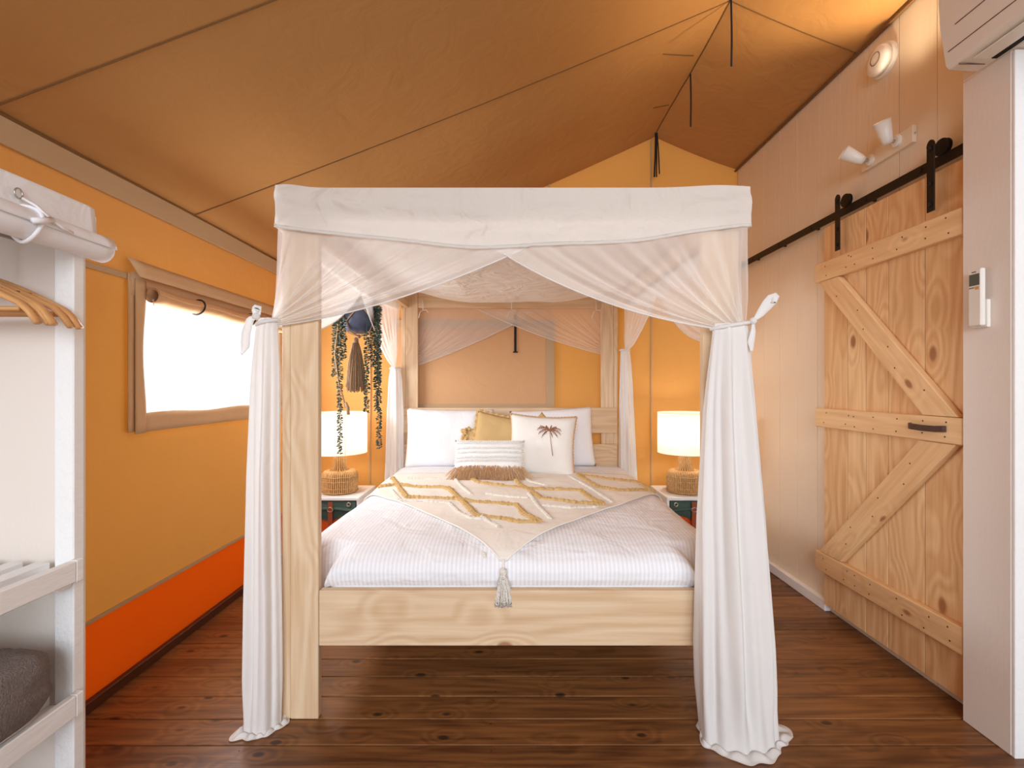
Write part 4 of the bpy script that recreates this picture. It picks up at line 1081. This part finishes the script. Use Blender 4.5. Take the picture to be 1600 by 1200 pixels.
m.grid(lambda u, v: (lambda q, y: Vector((RC[0]+q[0]*(1+.06*nz(y*5, u*3)), y, RC[1]+q[1]*(1+.05*nz(y*4, 3))-.006*nz(y*4, 1))))(sp2[int(round(u*70))], lerp(WYa-.02, WYb+.035, v)), 70, 30)
rl = m.build('rolled_front', M_white_cloth, cv, smooth=True, solid=.002)
ry = 1.228
MB().tube([(RC[0]+.0475*cos(a), ry+.008*sin(a*2), RC[1]+.0475*sin(a)) for a in [i*2*pi/24 for i in range(24)]], .005, 6, closed=True).build('tie', M_white_cloth, rl, smooth=True)
MB().tube([(WX1+.024, ry-.012+.010*cos(a), 1.842+.0*a+.013*sin(a)) for a in [i*2*pi/20 for i in range(20)]], .0022, 5, closed=True).build('ring', M_metal, cv, smooth=True)
MB().tube([(WX1+.028, ry-.006, 1.832), (WX1+.055, ry+.003, 1.815), (WX1+.078, ry+.02, 1.785)], .004, 5).build('tie', M_white_cloth, rl, smooth=True)
MB().tube([(WX1+.078, ry+.02, 1.785), (WX1+.082, ry-.01, 1.772), (WX1+.078, ry-.03, 1.765)], .008, 6).build('tie', M_white_cloth, rl, smooth=True)
MB().tube([(WX1+.078, ry+.02, 1.785), (WX1+.08, ry+.05, 1.772), (WX1+.078, ry+.08, 1.77)], .004, 5).build('tie', M_white_cloth, rl, smooth=True)

# hangers
def hanger():
    t = thing('coat_hanger', (-1.5, 1.35, 1.45), '', 'hanger', 'wooden coat hangers on the wardrobe rod')
    cx, cy = -1.5, 1.35
    m = MB()
    zc = 1.648
    pts = []; rs = []
    for i in range(25):
        u = i/24*2-1; a = abs(u)
        z = zc-.022*a-.085*a**1.35-(.03*max(0, a-.88)/.12)**1.0 if a > .88 else zc-.022*a-.085*a**1.35
        pts.append((cx+.245*u, cy+.012*(a**3), z)); rs.append(.0175-.005*a)
    m.tube(pts, rs, 8, flat=.62); arm = m.build('shoulder_arm', M_hang, t, smooth=True)
    m = MB(); m.tube([(cx-.205, cy+.005, 1.548), (cx+.205, cy+.005, 1.548)], .0062, 8); m.build('trouser_bar', M_hang, t, smooth=True)
    m = MB(); hk = [(cx, cy, 1.65), (cx, cy, 1.76)]
    for i in range(12):
        a = -pi/2+.3-i/11*(-1)*4.0
        hk.append((cx+.019*cos(a), cy, 1.795+.019*sin(a)))
    m.tube(hk, .0018, 6); m.build('hook', M_metal, t, smooth=True)
    for s in (.125, -.125):
        m = MB(); m.lathe([(.004, -.006), (.004, .006)], (cx+s, cy-.010, 1.605), 8, M=Matrix.Rotation(pi/2, 4, 'X')); m.build('peg', M_leather, t)
    return t
h0 = hanger()
hspec = [(0.0, 0.0, 0, 'wooden coat hanger farthest along the wardrobe rod, next to the post'),
         (-.035, -.012, .05, 'wooden coat hanger second from the wardrobe post'),
         (-.065, .006, -.06, 'wooden coat hanger in the middle of the bunch on the wardrobe rod'),
         (-.088, -.018, .02, 'wooden coat hanger second nearest in the bunch on the wardrobe rod'),
         (-.120, -.03, .04, 'wooden coat hanger nearest and lowest of the bunch on the wardrobe rod')]
for i, (dy, dx, rz, lab) in enumerate(hspec):
    o = h0 if i == 0 else copy_tree(h0)
    o.location = (-1.5+dx*.3, 1.35+dy, 1.45); o.rotation_euler.z = rz; o['label'] = lab

# folded blanket on the lower shelf
def blk(u, v):
    th = v*2*pi; e = .38
    sgn = lambda q: (1 if q >= 0 else -1)
    cy_, cz_ = 1.17, .530
    t = u*2-1; k = (1-abs(t)**5)**.25 if abs(t) < 1 else 0
    y = cy_+.165*k*sgn(cos(th))*abs(cos(th))**.55; z = cz_+.102*(.25+.75*k)*k**.3*sgn(sin(th))*abs(sin(th))**.6 if k > 0 else cz_
    x = -1.475+.215*t
    d = .006*nz(x*25, y*25, z*25)
    return Vector((x+d, y+d, max(.4275, z+d)))
m = MB(); m.grid(lambda u, v: blk(v, u), 60, 50, closed_u=True)
b_ = m.build('folded_blanket', M_blanket, smooth=True, weld=True); tag(b_, 'charcoal grey fleece blanket folded on the lower wardrobe shelf', 'blanket')
